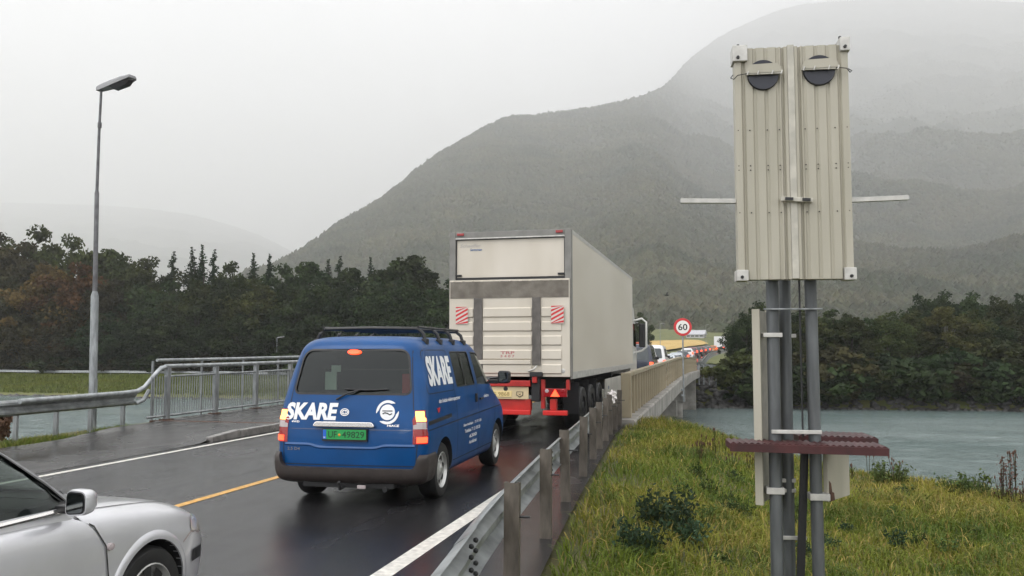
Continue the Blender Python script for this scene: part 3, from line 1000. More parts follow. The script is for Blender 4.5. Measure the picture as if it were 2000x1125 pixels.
def street_lamp(loc, label, rz, h=7.9, detail=True, group=None):
    t = thing('street_lamp', label, 'street lamp', loc, rz, group)
    if detail:
        MB().tube([(0, 0, -0.6), (0, 0, 3.05), (0.0, 0, 3.16)], [0.088, 0.085, 0.056], 16).build('lower_pole', M_galvd, t, smooth=50)
        MB().tube([(0, 0, 3.1), (0, 0, 5.45), (0, 0, 5.52)], [0.054, 0.05, 0.036], 12).build('middle_pole', M_lpole, t, smooth=50)
        MB().tube([(0, 0, 5.5), (0.03, 0, 6.9), (0.07, 0, h)], [0.036, 0.031, 0.028], 10).build('upper_pole', M_lpole, t, smooth=50)
        MB().box(0.06, 0.085, -0.05, 0.05, 0.75, 1.15).build('access_door', M_galvd, t, bevel=0.005)
        MB().tube([(0.04, 0, 7.0), (0.045, 0, 7.12)], 0.045, 10).build('collar', M_lpole, t)
    else:
        MB().tube([(0, 0, -1), (0, 0, h)], [0.08, 0.045], 8).build('pole', M_galvd, t, smooth=50)
    hd = MB()
    sec = [(-0.02, 0.07, h - 0.02, h + 0.09), (0.12, 0.09, h - 0.01, h + 0.12), (0.42, 0.13, h + 0.03, h + 0.17), (0.75, 0.15, h + 0.09, h + 0.215), (0.98, 0.13, h + 0.15, h + 0.235), (1.0, 0.10, h + 0.165, h + 0.225)]
    hd.loft([[(x, -w, z0), (x, w, z0), (x, w, z0 + (z1 - z0) * 0.6), (x, w * 0.7, z1), (x, -w * 0.7, z1), (x, -w, z0 + (z1 - z0) * 0.6)] for x, w, z0, z1 in sec])
    hd.build('lamp_head', M_lamp, t, smooth=35)
    MB().loft([[(x, -w, z + 0.0), (x, w, z + 0.0), (x, w * 0.6, z - d), (x, -w * 0.6, z - d)] for x, w, z, d in ((0.40, 0.12, h + 0.022, 0.01), (0.5, 0.125, h + 0.035, 0.09), (0.85, 0.13, h + 0.10, 0.09), (0.97, 0.11, h + 0.132, 0.02))]).build('lamp_bowl', M_lampu, t, smooth=35)
    return t


street_lamp((-13.86, 16.8, -0.02), 'tall galvanised street lamp behind the footway guard rail', R(-6)).rotation_euler = (0, R(-1.15), R(-6))
street_lamp((-15.2, 160.0, 1.0), 'street lamp beyond the queue, its head by the truck mirror', R(0), 5.8, False)
street_lamp((-12.5, 196.0, 1.5), 'street lamp beside the yellow field, its head near the round sign', R(0), 6.3, False)
street_lamp((-3.5, 290.0, 2.6), 'farthest street lamp above the small white lorry', R(0), 7.6, False)
street_lamp((-58.5, 106.0, -1.7), 'small far lamp standing under the dark wood', R(20), 5.2, False)

# ------------------------------------------------------------------ speed limit sign
M_red = mat('sign_red', (0.55, 0.025, 0.03), 0.4)
M_signw = mat('sign_white', (0.78, 0.76, 0.72), 0.45)
M_signk = mat('sign_black', (0.01, 0.01, 0.01), 0.5)
sp_ = thing('speed_sign', 'round red-rimmed speed limit sign reading 60 on the bridge edge', 'road sign', (-1.52, 40.0, 0), R(6))
MB().tube([(0, 0.05, -0.55), (0, 0.05, 3.2)], 0.038, 10).build('post', M_galvd, sp_, smooth=60)
MB().box(-0.12, 0.0, 0.02, 0.08, -0.30, -0.22).build('bracket', M_galvd, sp_)
MB().box(-0.12, 0.0, 0.02, 0.08, -0.05, 0.03).build('bracket', M_galvd, sp_)
d = MB().lathe([(-0.02, 0.40), (0.0, 0.41)], 'y', 40, (0, 0, 2.86)).build('disc', M_red, sp_, smooth=40)
MB().lathe([(-0.026, 0.30), (-0.018, 0.30)], 'y', 40, (0, 0, 2.86)).build('face', M_signw, sp_, smooth=40)
V, F = text2d('60', 0.30, 1, 0, 0.018); V = fit(V, 0.42)
MB().add([(x, -0.03, z + 2.86) for x, z in V], F).build('lettering', M_signk, sp_, recalc=False)

# ------------------------------------------------------------------ the panel "face" on three posts
M_panel = mat('panel_beige', (0.42, 0.395, 0.325), 0.5, col2=(0.35, 0.33, 0.265), nscale=3.0, stretch=(2, 2, 0.3), bump=0.03, bscale=25)
M_panelg = mat('panel_edge', (0.46, 0.44, 0.38), 0.5, noise=0.15, nscale=10)
M_alu = mat('dull_aluminium', (0.5, 0.49, 0.46), 0.45, 0.3, noise=0.15, nscale=10)
M_maroon = mat('maroon_metal', (0.05, 0.011, 0.012), 0.45, noise=0.3, nscale=9, rvar=0.1)
M_pole = mat('dull_zinc_pole', (0.11, 0.118, 0.122), 0.5, 0.35, noise=0.3, nscale=4, rvar=0.12, stretch=(3, 3, 0.5))
M_eye = mat('dark_lens', (0.012, 0.014, 0.024), 0.35)
SG = (0.60, 7.0)
sg = thing('panel_sign', 'tall beige corrugated panel with two dark round lenses on three steel posts', 'sign', (SG[0], SG[1], 0), R(6))
ZB, ZT = 2.335, 4.19
for s in (-1, 1):
    # corrugated half panel: cross-section in (x, y)
    prof = [(0.435, 0.0), (0.385, 0.0), (0.372, 0.022), (0.362, 0.022), (0.352, 0.004)]
    x = 0.352
    for j in range(3):
        prof += [(x - 0.055, 0.004), (x - 0.066, 0.016), (x - 0.078, 0.016), (x - 0.089, 0.004)]
        x -= 0.089
    prof += [(0.078, 0.004), (0.070, 0.026), (0.058, 0.026), (0.05, 0.002), (0.028, 0.002)]
    front = [(s * a, -0.06 + c) for a, c in prof]
    back = [(s * 0.028, 0.06), (s * 0.435, 0.06)]
    MB().prism(front + back, 'z', ZB, ZT).build('corrugated_panel', M_panel, sg)
MB().box(-0.026, 0.026, -0.064, 0.055, ZB + 0.003, ZT + 0.012).build('centre_strip', M_panelg, sg, bevel=0.004)
for s, z0, z1, w in ((-1, ZT - 0.11, ZT + 0.02, 0.115), (1, ZT - 0.06, ZT + 0.05, 0.075), (-1, ZB - 0.012, ZB + 0.075, 0.09), (1, ZB - 0.012, ZB + 0.085, 0.09)):
    c = MB().box(s * (0.45 - w) if s > 0 else -0.45, 0.45 if s > 0 else -0.45 + w, -0.085, 0.07, z0, z1).build('corner_bracket', M_alu, sg, bevel=0.006)
    MB().lathe([(-0.1, 0.012), (-0.084, 0.014)], 'y', 8, (s * 0.41, 0, z0 + 0.03)).build('screw', M_black, c)
    MB().tube([(s * 0.40, 0, z1 - 0.01), (s * 0.395, 0.01, z1 + 0.035)], 0.012, 6).build('bolt_end', M_black, c)
scr = MB().lathe([(-0.006, 0.004), (0.0, 0.006)], 'y', 6).mesh('screw', M_signk)
for z in (2.86, 3.20, 3.235, 3.52):
    for s in (-1, 1):
        for x in (0.415, 0.325, 0.19, 0.098):
            p = new_obj('screw', scr, sg); p.location = (s * x, -0.0565, z + 0.01 * x)
for s, cz in ((-1, 3.965), (1, 3.985)):
    cx = s * 0.215
    e = MB().lathe([(-0.072, 0.05), (-0.078, 0.118), (-0.058, 0.124)], 'y', 32, (cx, 0, cz)).build('lens', M_eye, sg, smooth=40)
    MB().prism([(cx - 0.14, cz + 0.005), (cx + 0.14, cz + 0.01), (cx + 0.13, cz + 0.05), (cx + 0.10, cz + 0.082), (cx - 0.10, cz + 0.076), (cx - 0.13, cz + 0.045)], 'y', -0.105, -0.085).build('lens_cover', M_panel, sg)
    MB().box(cx - 0.14, cx + 0.14, -0.10, -0.08, cz - 0.004, cz + 0.012).build('lens_bar', M_panelg, sg)
    for q in (-0.13, -0.05, 0.06, 0.13):
        MB().tube([(cx + q, -0.108, cz - 0.01), (cx + q + 0.012, -0.112, cz + 0.02)], 0.006, 6).build('clip', M_alu, e)
    MB().tube([(cx + s * 0.12, -0.105, cz + 0.005), (cx + s * 0.2, -0.10, cz - 0.005), (s * 0.445, -0.075, cz - 0.03), (s * 0.465, -0.05, cz - 0.01), (s * 0.44, 0.0, cz + 0.03)], 0.004, 5).build('wire', M_black, sg)
nb = MB().box(-0.12, 0.12, -0.10, -0.066, -0.017, 0.017).build('nose_bar', M_panelg, sg, bevel=0.004); nb.location = (0.015, 0, 2.955); nb.rotation_euler = (0, R(4), 0)
for x in (-0.06, 0.07):
    MB().box(x - 0.03, x + 0.03, -0.112, -0.10, -0.01, 0.012).build('clip', M_black, nb)
for s, z0, z1 in ((-1, 2.955, 2.975), (1, 2.945, 2.96)):
    a = MB().box(0.436 if s > 0 else -0.87, 0.87 if s > 0 else -0.436, -0.02, 0.02, -0.018, 0.018).build('arm_bar', M_alu, sg, bevel=0.003)
    a.location = (0, 0, z0); a.rotation_euler = (0, R(-1.3) if s > 0 else R(1.6), 0)
zg = -1.2
MB().tube([(-0.165, 0.12, zg), (-0.15, 0.12, 2.5)], 0.049, 18).build('post', M_pole, sg, smooth=60)
MB().tube([(-0.03, 0.36, zg), (-0.02, 0.30, 2.5)], 0.047, 18).build('post', M_pole, sg, smooth=60)
MB().tube([(0.155, 0.12, zg), (0.145, 0.12, 2.5)], 0.047, 18).build('post', M_pole, sg, smooth=60)
MB().tube([(0.055, 0.10, 1.1), (0.055, 0.1, 2.4)], 0.008, 6).build('cable', M_black, sg)
for (x0, x1, y, z, hh) in ((-0.23, 0.22, 0.06, 2.10, 0.014), (-0.235, -0.09, 0.07, 1.885, 0.035), (-0.11, 0.06, 0.30, 1.885, 0.03), (0.09, 0.22, 0.07, 0.98, 0.06), (-0.235, -0.1, 0.07, 0.66, 0.05), (0.09, 0.24, 0.065, 0.62, 0.05), (-0.1, 0.03, 0.30, 0.72, 0.03), (-0.1, 0.03, 0.30, 0.64, 0.03), (-0.12, 0.1, 0.28, 0.27, 0.03), (-0.19, 0.19, 0.065, 1.13, 0.03)):
    MB().box(x0, x1, y - 0.012, y + 0.012 + (0.1 if x1 - x0 < 0.2 else 0), z, z + hh).build('clamp', M_alu if hh > 0.014 else M_galvd, sg, bevel=0.004)
# narrow side panel, seen nearly edge-on
sp2 = MB().box(-0.02, 0.02, 0.0, 0.46, 0.58, 2.10).build('side_panel', M_panelg, sg, bevel=0.006); sp2.location = (-0.285, 0.10, 0); sp2.rotation_euler = (0, 0, R(-22))
MB().box(-0.03, 0.03, 0.43, 0.475, 0.6, 2.12).build('panel_flange', M_panel, sp2)
MB().box(-0.03, 0.03, -0.012, 0.02, 0.57, 2.11).build('panel_flange', M_panel, sp2)
M_rp = mat('panel_rusting', (0.42, 0.40, 0.32), 0.55, col2=(0.17, 0.04, 0.02), nscale=5, lo=0.6, hi=0.72)
sp3 = MB().box(-0.02, 0.02, -0.02, 0.42, 0.60, 1.0).build('lower_panel', M_panel, sg, bevel=0.006); sp3.location = (0.235, 0.15, 0); sp3.rotation_euler = (0, 0, R(-35))
MB().prism([(0.0, 0.60), (0.10, 0.60), (0.085, 0.66), (0.05, 0.67), (0.03, 0.74), (0.0, 0.76)], 'x', 0.021, 0.024).build('rust_stain', M_rust, sp3)
# maroon corrugated shelves
for (x0, x1, y0, y1, z, tilt) in ((-0.55, 0.60, -0.16, 0.16, 1.035, 0.9), (0.05, 0.66, 0.35, 0.75, 1.06, 1.2)):
    prof = []
    k = 2 * int((x1 - x0) / 0.045)
    for j in range(k + 1):
        x = x0 + (x1 - x0) * j / k
        prof.append((x, z + 0.03 + (0.012 if j % 2 else 0)))
    prof += [(x1, z - 0.02), (x0, z - 0.02)]
    s_ = MB().prism(prof, 'y', y0, y1).build('shelf', M_maroon, sg)
    s_.rotation_euler = (0, R(tilt), 0)
    MB().box(x0 - 0.004, x1 + 0.004, y0 - 0.012, y0, z - 0.03, z + 0.028).build('shelf_edge', M_maroon, s_)
br_ = MB().box(-0.03, 0.03, -0.012, 0.012, -1.1, 1.02).build('brace', M_black, sg); br_.location = (0.03, 0.2, 0); br_.rotation_euler = (0, R(3.2), 0)

# ------------------------------------------------------------------ vehicles: shared makers
M_lit = mat('lit_brake_lamp', (0.6, 0.02, 0.01), 0.3, emit=(1.0, 0.06, 0.02), estr=3.2)
M_lithot = mat('lit_tail_bulb', (0.8, 0.3, 0.1), 0.3, emit=(1.0, 0.42, 0.10), estr=2.6)
M_redlens = mat('red_lens', (0.28, 0.008, 0.008), 0.2, coat=0.5)
M_clear = mat('clear_lens', (0.42, 0.36, 0.36), 0.15, coat=0.5)
M_amber = mat('amber_lens', (0.7, 0.25, 0.02), 0.3)


def plan(hw, yr, yf, rr, rf, br=0.02, bf=0.05, ks=22, ke=10, m=6):
    """plan outline, counter-clockwise from the rear centre; br/bf bow the rear/front faces"""
    pts = []

    def arc(cx, cy, r, a0, a1):
        for j in range(m + 1):
            a = a0 + (a1 - a0) * j / m
            pts.append([cx + r * math.cos(a), cy + r * math.sin(a)])
    for j in range(ke): pts.append([(-hw + rr) + (2 * hw - 2 * rr) * j / ke, yr])
    arc(hw - rr, yr + rr, rr, -math.pi / 2, 0)
    for j in range(1, ks): pts.append([hw, yr + rr + (yf - rf - yr - rr) * j / ks])
    arc(hw - rf, yf - rf, rf, 0, math.pi / 2)
    for j in range(1, ke): pts.append([(hw - rf) - (2 * hw - 2 * rf) * j / ke, yf])
    arc(-hw + rf, yf - rf, rf, math.pi / 2, math.pi)
    for j in range(1, ks): pts.append([-hw, yf - rf + (yr + rr - yf + rf) * j / ks])
    arc(-hw + rr, yr + rr, rr, math.pi, 1.5 * math.pi)
    pts.pop()
    mid = (yr + yf) / 2
    for p in pts:
        q = (p[0] / hw)**2
        if p[1] < mid:
            k = max(0, 1 - (p[1] - yr) / (0.35 * (yf - yr) + 1e-6)); p[1] += br * q * k
        else:
            k = max(0, 1 - (yf - p[1]) / (0.35 * (yf - yr) + 1e-6)); p[1] -= bf * q * k
    return pts


def body_loft(levels, n=44, br=0.02, bf=0.1):
    """levels: rows of (z, hw, yr, yf, rr, rf)"""
    L = np.array(levels, float)
    k = np.arange(len(L))
    tt = np.linspace(0, len(L) - 1, n)
    cols = [pchip(tt, k, L[:, c]) for c in range(6)]
    rings = []
    for z, hw, yr, yf, rr, rf in zip(*cols):
        rings.append([(x, y, z) for x, y in plan(hw, yr, yf, rr, rf, br, bf)])
    return MB().loft(rings)


def wheel(parent, x, y, r, w, side, rim_m, spokes=6, rim_r=None, hole=0.3, spoke_style=False):
    """outer face towards side*x"""
    rim_r = rim_r or r * 0.62
    wh = bpy.data.objects.new('wheel', None); COL.objects.link(wh); wh.parent = parent; wh.location = (x, y, r)
    s = side
    tp = [(-w / 2, rim_r), (-w / 2, r * 0.93), (-w * 0.38, r * 0.985), (-w * 0.2, r), (w * 0.2, r), (w * 0.38, r * 0.985), (w / 2, r * 0.93), (w / 2 + 0.006, r * 0.8), (w / 2, rim_r), (w * 0.4, rim_r * 0.98)]
    MB().lathe([(a * s, q) for a, q in tp], 'x', 32, cap=False).build('tyre', M_rubber, wh, smooth=40)
    e = w / 2
    rp_ = [(-e + 0.02, rim_r * 1.0), (e - 0.0, rim_r * 1.01), (e + 0.004, rim_r * 0.97), (e - 0.03, rim_r * 0.9), (e - 0.045, rim_r * 0.75), (e - 0.02, rim_r * 0.4), (e - 0.01, rim_r * 0.25), (e + 0.0, rim_r * 0.2), (e + 0.002, 0.01)]
    rm = MB().lathe([(a * s, q) for a, q in rp_], 'x', 32).build('rim', rim_m, wh, smooth=40)
    for j in range(spokes):
        a = 2 * math.pi * (j + 0.25) / spokes
        if spoke_style:
            c, sn = math.cos(a), math.sin(a)
            def P(rad, tan, ax): return (s * (e + ax), rad * c - tan * sn, rad * sn + tan * c)
            wd = rim_r * 2 * math.pi / spokes * 0.30
            MB().add([P(rim_r * 0.30, -0.02, -0.005), P(rim_r * 0.30, 0.02, -0.005), P(rim_r * 0.9, wd, -0.028), P(rim_r * 0.9, -wd, -0.028)], [(0, 1, 2, 3)]).build('hole', M_black, rm, recalc=False)
        else:
            MB().lathe([(s * (e - 0.034), 0.02), (s * (e - 0.026), rim_r * hole * 0.5), (s * (e - 0.05), rim_r * hole * 0.52)], 'x', 10, (0, rim_r * 0.62 * math.cos(a), rim_r * 0.62 * math.sin(a))).build('hole', M_black, rm)
    return wh


def arch(y, r, x0, x1, zc):
    return MB().lathe([(x0, r), (x1, r)], 'x', 36, (0, y, zc))


def tail_lamp(parent, levels_fn, side, z0, z1, xin, ymax, m, off=0.006, name='tail_light', n=8):
    """strip wrapping round the rear corner"""
    rings = []
    for z in np.linspace(z0, z1, n):
        pts = [p for p in levels_fn(z) if side * p[0] > xin and p[1] < ymax]
        pts.sort(key=lambda p: (p[1] > 0.25, side * p[0] + p[1] * 2))
        c = (side * 0.4, ymax + 0.2)
        ring = []
        # resample
        P = np.array(pts); d = np.r_[0, np.cumsum(np.hypot(*np.diff(P, axis=0).T))]
        tt = np.linspace(0, d[-1], 12)
        for x, y in zip(np.interp(tt, d, P[:, 0]), np.interp(tt, d, P[:, 1])):
            v = Vector((x - c[0], y - c[1])).normalized()
            ring.append((x + v[0] * off, y + v[1] * off, z))
        rings.append(ring)
    return MB().loft(rings, cap0=False, cap1=False, closed=False).build(name, m, parent, smooth=60, recalc=False)


# ------------------------------------------------------------------ blue delivery van
M_blue = mat('blue_paint', (0.001, 0.058, 0.20), 0.35, coat=0.22, spec=0.22, noise=0.12, nscale=2.5, rvar=0.06)
M_bump = mat('bumper_plastic', (0.038, 0.030, 0.027), 0.5, noise=0.2, nscale=12, rvar=0.1)
van = thing('delivery_van', 'blue delivery van lettered SKARE with black roof bars, brake lights on', 'van', (-4.13, 9.12, 0), R(2))
VL = [(0.27, 0.83, 0.12, 4.50, 0.10, 0.25), (0.33, 0.88, 0.07, 4.62, 0.12, 0.3), (0.45, 0.905, 0.05, 4.70, 0.12, 0.35), (0.62, 0.915, 0.045, 4.72, 0.12, 0.35), (0.80, 0.918, 0.05, 4.68, 0.12, 0.35),
      (0.93, 0.915, 0.06, 4.55, 0.12, 0.35), (1.05, 0.905, 0.075, 4.32, 0.13, 0.35), (1.15, 0.895, 0.09, 4.08, 0.13, 0.32), (1.25, 0.88, 0.11, 3.92, 0.14, 0.3), (1.42, 0.85, 0.15, 3.72, 0.15, 0.28),
      (1.58, 0.815, 0.19, 3.54, 0.16, 0.26), (1.72, 0.78, 0.23, 3.38, 0.17, 0.25), (1.82, 0.745, 0.27, 3.22, 0.18, 0.25), (1.885, 0.70, 0.33, 3.05, 0.2, 0.25), (1.925, 0.63, 0.42, 2.9, 0.22, 0.25), (1.95, 0.50, 0.56, 2.7, 0.24, 0.25), (1.958, 0.30, 0.8, 2.4, 0.2, 0.2)]
vb = body_loft(VL, 70, br=0.035, bf=0.2).build('body', M_blue, van)
vbvh = bvh_of(vb.data)
_L = np.array(VL)


def van_plan(z):
    q = [float(pchip(z, _L[:, 0], _L[:, c])) for c in range(1, 6)]
    return plan(*q, br=0.035, bf=0.2, ke=40, m=10)


RW, FW = 0.86, 3.86
rear_win = rpoly([(-0.735, 1.265), (0.735, 1.265), (0.655, 1.80), (-0.655, 1.80)], [0.10, 0.10, 0.14, 0.14], 7)
mid_win = rpoly([(1.56, 1.30), (2.53, 1.30), (2.44, 1.77), (1.52, 1.77)], [0.07, 0.05, 0.05, 0.06], 5)
fr_win = rpoly([(2.66, 1.30), (3.62, 1.27), (3.50, 1.40), (3.14, 1.74), (2.60, 1.77)], [0.05, 0.05, 0.1, 0.16, 0.06], 5)
cuts = []
for s in (-1, 1):
    cuts.append((arch(RW, 0.395, s * 0.55, s * 1.2, 0.34), M_under))
    cuts.append((arch(FW, 0.395, s * 0.5, s * 1.2, 0.34), M_under))
    for w in (mid_win, fr_win):
        cuts.append((MB().prism(w, 'x', s * 0.35, s * 1.2), M_dark))
cuts.append((MB().prism(rear_win, 'y', -0.5, 1.35), M_dark))
boolean(vb, cuts)
shade(vb.data, 32)
draped('rear_window', M_glass, van, rear_win, vbvh, '-y', -0.012)
seal('window_seal', M_black, van, rear_win, vbvh, '-y', 0.022, 0.004)
for w, nm in ((mid_win, 'side_window'), (fr_win, 'front_window')):
    for ax in ('+x', '-x'):
        draped(nm, M_glassd, van, w, vbvh, ax, -0.010)
        seal('window_seal', M_black, van, w, vbvh, ax, 0.016 if ax == '+x' else 0.016, 0.003)
line_on('window_divider', M_black, van, [(2.04, 1.305), (1.99, 1.765)], 0.035, vbvh, '+x', 0.0)
# things seen through the rear window
box('cargo_sheet', mat('pale_paper', (0.5, 0.58, 0.5), 0.8), van, -0.55, -0.40, 0.62, 0.64, 1.30, 1.52)
box('cargo_sheet', mat('pale_paper', (0.5, 0.58, 0.5), 0.8), van, -0.46, -0.34, 0.60, 0.618, 1.52, 1.60)
sheet_r = box('red_cargo_box', mat('red_box', (0.35, 0.02, 0.02), 0.6), van, 0.47, 0.68, 0.55, 0.75, 1.27, 1.50)
V, F = text2d('FSE', 0.045, 1, 0, 0.02)
MB().add([(0.60 - z, 0.545, 1.38 + x) for x, z in V], F).build('lettering', M_white, sheet_r, recalc=False)
box('cross_bar', M_bump, van, -0.6, 0.6, 0.7, 0.73, 1.54, 1.555)
# third brake lamp
t3 = MB().lathe([(-0.012, 0.01), (-0.014, 0.06), (0.02, 0.07)], 'y', 20, (0, 0, 0)).build('third_brake_light', M_lit, van, smooth=40); t3.scale = (1.25, 1, 0.42); t3.location = (-0.02, 0.235, 1.765); t3.rotation_euler = (R(-14), 0, 0)
# tail lamps
for s in (-1, 1):
    t = tail_lamp(van, van_plan, s, 0.72, 1.10, 0.745, 0.17, M_redlens, 0.008)
    tail_lamp(t, van_plan, s, 0.975, 1.09, 0.755, 0.155, M_lithot, 0.014, 'lit_section')
    tail_lamp(t, van_plan, s, 0.89, 0.965, 0.755, 0.155, M_clear, 0.013, 'reverse_section')
    tail_lamp(t, van_plan, s, 0.735, 0.80, 0.765, 0.15, M_lit, 0.014, 'lit_section')
# bumper
BL = [(0.25, 0.80, 0.10, 0.46, 0.1, 0.02), (0.28, 0.88, 0.02, 0.47, 0.14, 0.02), (0.36, 0.925, -0.035, 0.48, 0.16, 0.02), (0.50, 0.94, -0.045, 0.48, 0.16, 0.02), (0.57, 0.935, -0.035, 0.47, 0.15, 0.02), (0.60, 0.925, 0.0, 0.46, 0.14, 0.02)]
bo = body_loft(BL, 20, br=0.05, bf=0).build('rear_bumper', M_bump, van)
boolean(bo, [(MB().prism(rpoly([(-0.80, 0.445), (0.80, 0.445), (0.88, 0.72), (-0.88, 0.72)], 0.06), 'y', -0.3, 0.6), M_bump), (arch(RW, 0.43, -1.2, -0.5, 0.34), M_bump), (arch(RW, 0.43, 0.5, 1.2, 0.34), M_bump)])
shade(bo.data, 35)
# tailgate fill above the bumper step is the body itself; gaps
GAP = mat('panel_gap', (0.004, 0.01, 0.025), 0.6)
line_on('panel_gap', GAP, van, [(-0.80, 0.47), (0.80, 0.47)], 0.012, vbvh, '-y')
for s in (-1, 1):
    line_on('panel_gap', GAP, van, [(s * 0.80, 0.47), (s * 0.815, 0.72)], 0.012, vbvh, '-y')
    line_on('panel_gap', GAP, van, [(s * 0.76, 1.10), (s * 0.74, 1.30), (s * 0.68, 1.78)], 0.010, vbvh, '-y')
line_on('tailgate_step_shadow', mat('step_shadow', (0.006, 0.04, 0.14), 0.3, coat=0.8), van, [(-0.73, 0.875), (0.74, 0.875)], 0.012, vbvh, '-y')  # flat darker blue strip, the step's shadow line painted on the tailgate
cr = MB()
rings = []
for x in np.linspace(-0.79, 0.79, 30):
    zz = 0.70 - 0.03 * float(sstep(-0.5, -0.35, x)) * (1 - float(sstep(0.3, 0.45, x)))
    h, nn, _, _ = vbvh.ray_cast(Vector((x, -5, zz)), Vector((0, 1, 0)))
    rings.append([(x, h.y + 0.004, zz - 0.022), (x, h.y - 0.014, zz - 0.008), (x, h.y - 0.006, zz + 0.014), (x, h.y + 0.004, zz + 0.02)])
cr.loft(rings).build('tailgate_crease', M_blue, van, smooth=50)
# chrome handle, plate, badges
hl = MB().prism(rpoly([(-0.43, 0.905), (0.33, 0.905), (0.30, 0.965), (-0.40, 0.965)], 0.03), 'y', 0.005, 0.07).build('chrome_handle', M_chrome, van, bevel=0.008)
M_plate = mat('plate_green', (0.02, 0.30, 0.075), 0.4)
pl = MB().prism(rpoly([(-0.30, 0.765), (0.225, 0.765), (0.225, 0.875), (-0.30, 0.875)], 0.012), 'y', 0.012, 0.06).build('licence_plate', M_plate, van)
MB().box(-0.312, 0.237, 0.018, 0.05, 0.745, 0.885).build('plate_frame', M_black, pl)
MB().box(-0.298, -0.258, 0.008, 0.0115, 0.768, 0.872).build('plate_band', mat('plate_blue', (0.02, 0.12, 0.55), 0.4), pl)
V, F = text2d('UF', 0.075, 1, 0, 0.012); V = fit(V, 0.105)
MB().add([(x - 0.18, 0.0095, z + 0.82) for x, z in V], F).build('lettering', mat('plate_ink', (0.006, 0.06, 0.02), 0.5), pl, recalc=False)
V, F = text2d('49829', 0.075, 1, 0, 0.012); V = fit(V, 0.27)
MB().add([(x + 0.07, 0.0095, z + 0.82) for x, z in V], F).build('lettering', MATS['plate_ink'], pl, recalc=False)
MB().lathe([(0.007, 0.01), (0.0115, 0.016)], 'y', 10, (-0.098, 0, 0.815)).build('plate_seal', M_amber, pl)
V, F = text2d('N', 0.02, 1, 0, 0.02)
MB().add([(x - 0.278, 0.007, z + 0.785) for x, z in V], F).build('lettering', M_white, pl, recalc=False)
lettering(van, 'SKARE', 0.20, 0.66, vbvh, '-y', -0.475, 1.075, M_white, shear=0.16, bold=0.045)
lettering(van, '4WD', 0.022, 0.10, vbvh, '-y', -0.67, 0.955, M_chrome, bold=0.02)
lettering(van, 'HIACE', 0.024, 0.14, vbvh, '-y', 0.53, 0.925, M_chrome, bold=0.02)
lettering(van, '2.5 D4', 0.035, 0.16, vbvh, '-y', -0.68, 0.645, mat('grey_badge', (0.18, 0.17, 0.18), 0.5), bold=0.02)


def ring_shape(cx, cz, r0, r1, a0, a1, n=24, sx=1.0):
    V, F = [], []
    for j in range(n + 1):
        a = R(a0 + (a1 - a0) * j / n)
        k = min(1.0, 6 * min(j, n - j) / n + 0.25) if (a1 - a0) < 359 else 1
        rr = r1; ri = r1 - (r1 - r0) * k
        V += [(cx + sx * rr * math.cos(a), cz + rr * math.sin(a)), (cx + sx * ri * math.cos(a), cz + ri * math.sin(a))]
        if j: F.append((2 * j - 2, 2 * j - 1, 2 * j + 1, 2 * j))
    return V, F


for (a0, a1) in ((50, 185), (230, 365)):
    P, F = drape(*ring_shape(0.455, 1.075, 0.105, 0.135, a0, a1), vbvh, '-y', 0.006)
    MB().add(P, F).build('emblem_arc', M_white, van, recalc=False)
draped('emblem_disc', M_white, van, [(0.455 + 0.088 * math.cos(a), 1.075 + 0.088 * math.sin(a)) for a in np.linspace(0, 2 * math.pi, 30)[:-1]], vbvh, '-y', 0.006)
line_on('emblem_mark', M_signk, van, [(0.395, 1.09), (0.515, 1.09)], 0.011, vbvh, '-y', 0.009)
line_on('emblem_mark', M_signk, van, [(0.40, 1.055), (0.425, 1.07), (0.455, 1.063), (0.485, 1.047), (0.512, 1.062)], 0.013, vbvh, '-y', 0.009)
for (rx0, rz0, sx) in ((0.042, 0.0, 1.3), (0.026, 0.008, 1.5), (0.024, 0.0, 0.6)):
    P, F = drape(*ring_shape(-0.06, 1.07 + rz0 * 0, rx0 - 0.007, rx0, 0, 360, 24, sx), vbvh, '-y', 0.008)
    MB().add(P, F).build('badge_ring', M_chrome, van, recalc=False)
# wiper
MB().tube([(-0.17, 0.085, 1.215), (-0.02, 0.065, 1.29), (0.10, 0.10, 1.325)], 0.011, 6).build('wiper_arm', M_black, van, smooth=60)
MB().tube([(-0.08, 0.105, 1.335), (0.20, 0.10, 1.325), (0.44, 0.125, 1.335)], 0.010, 6).build('wiper_blade', M_black, van, smooth=60)
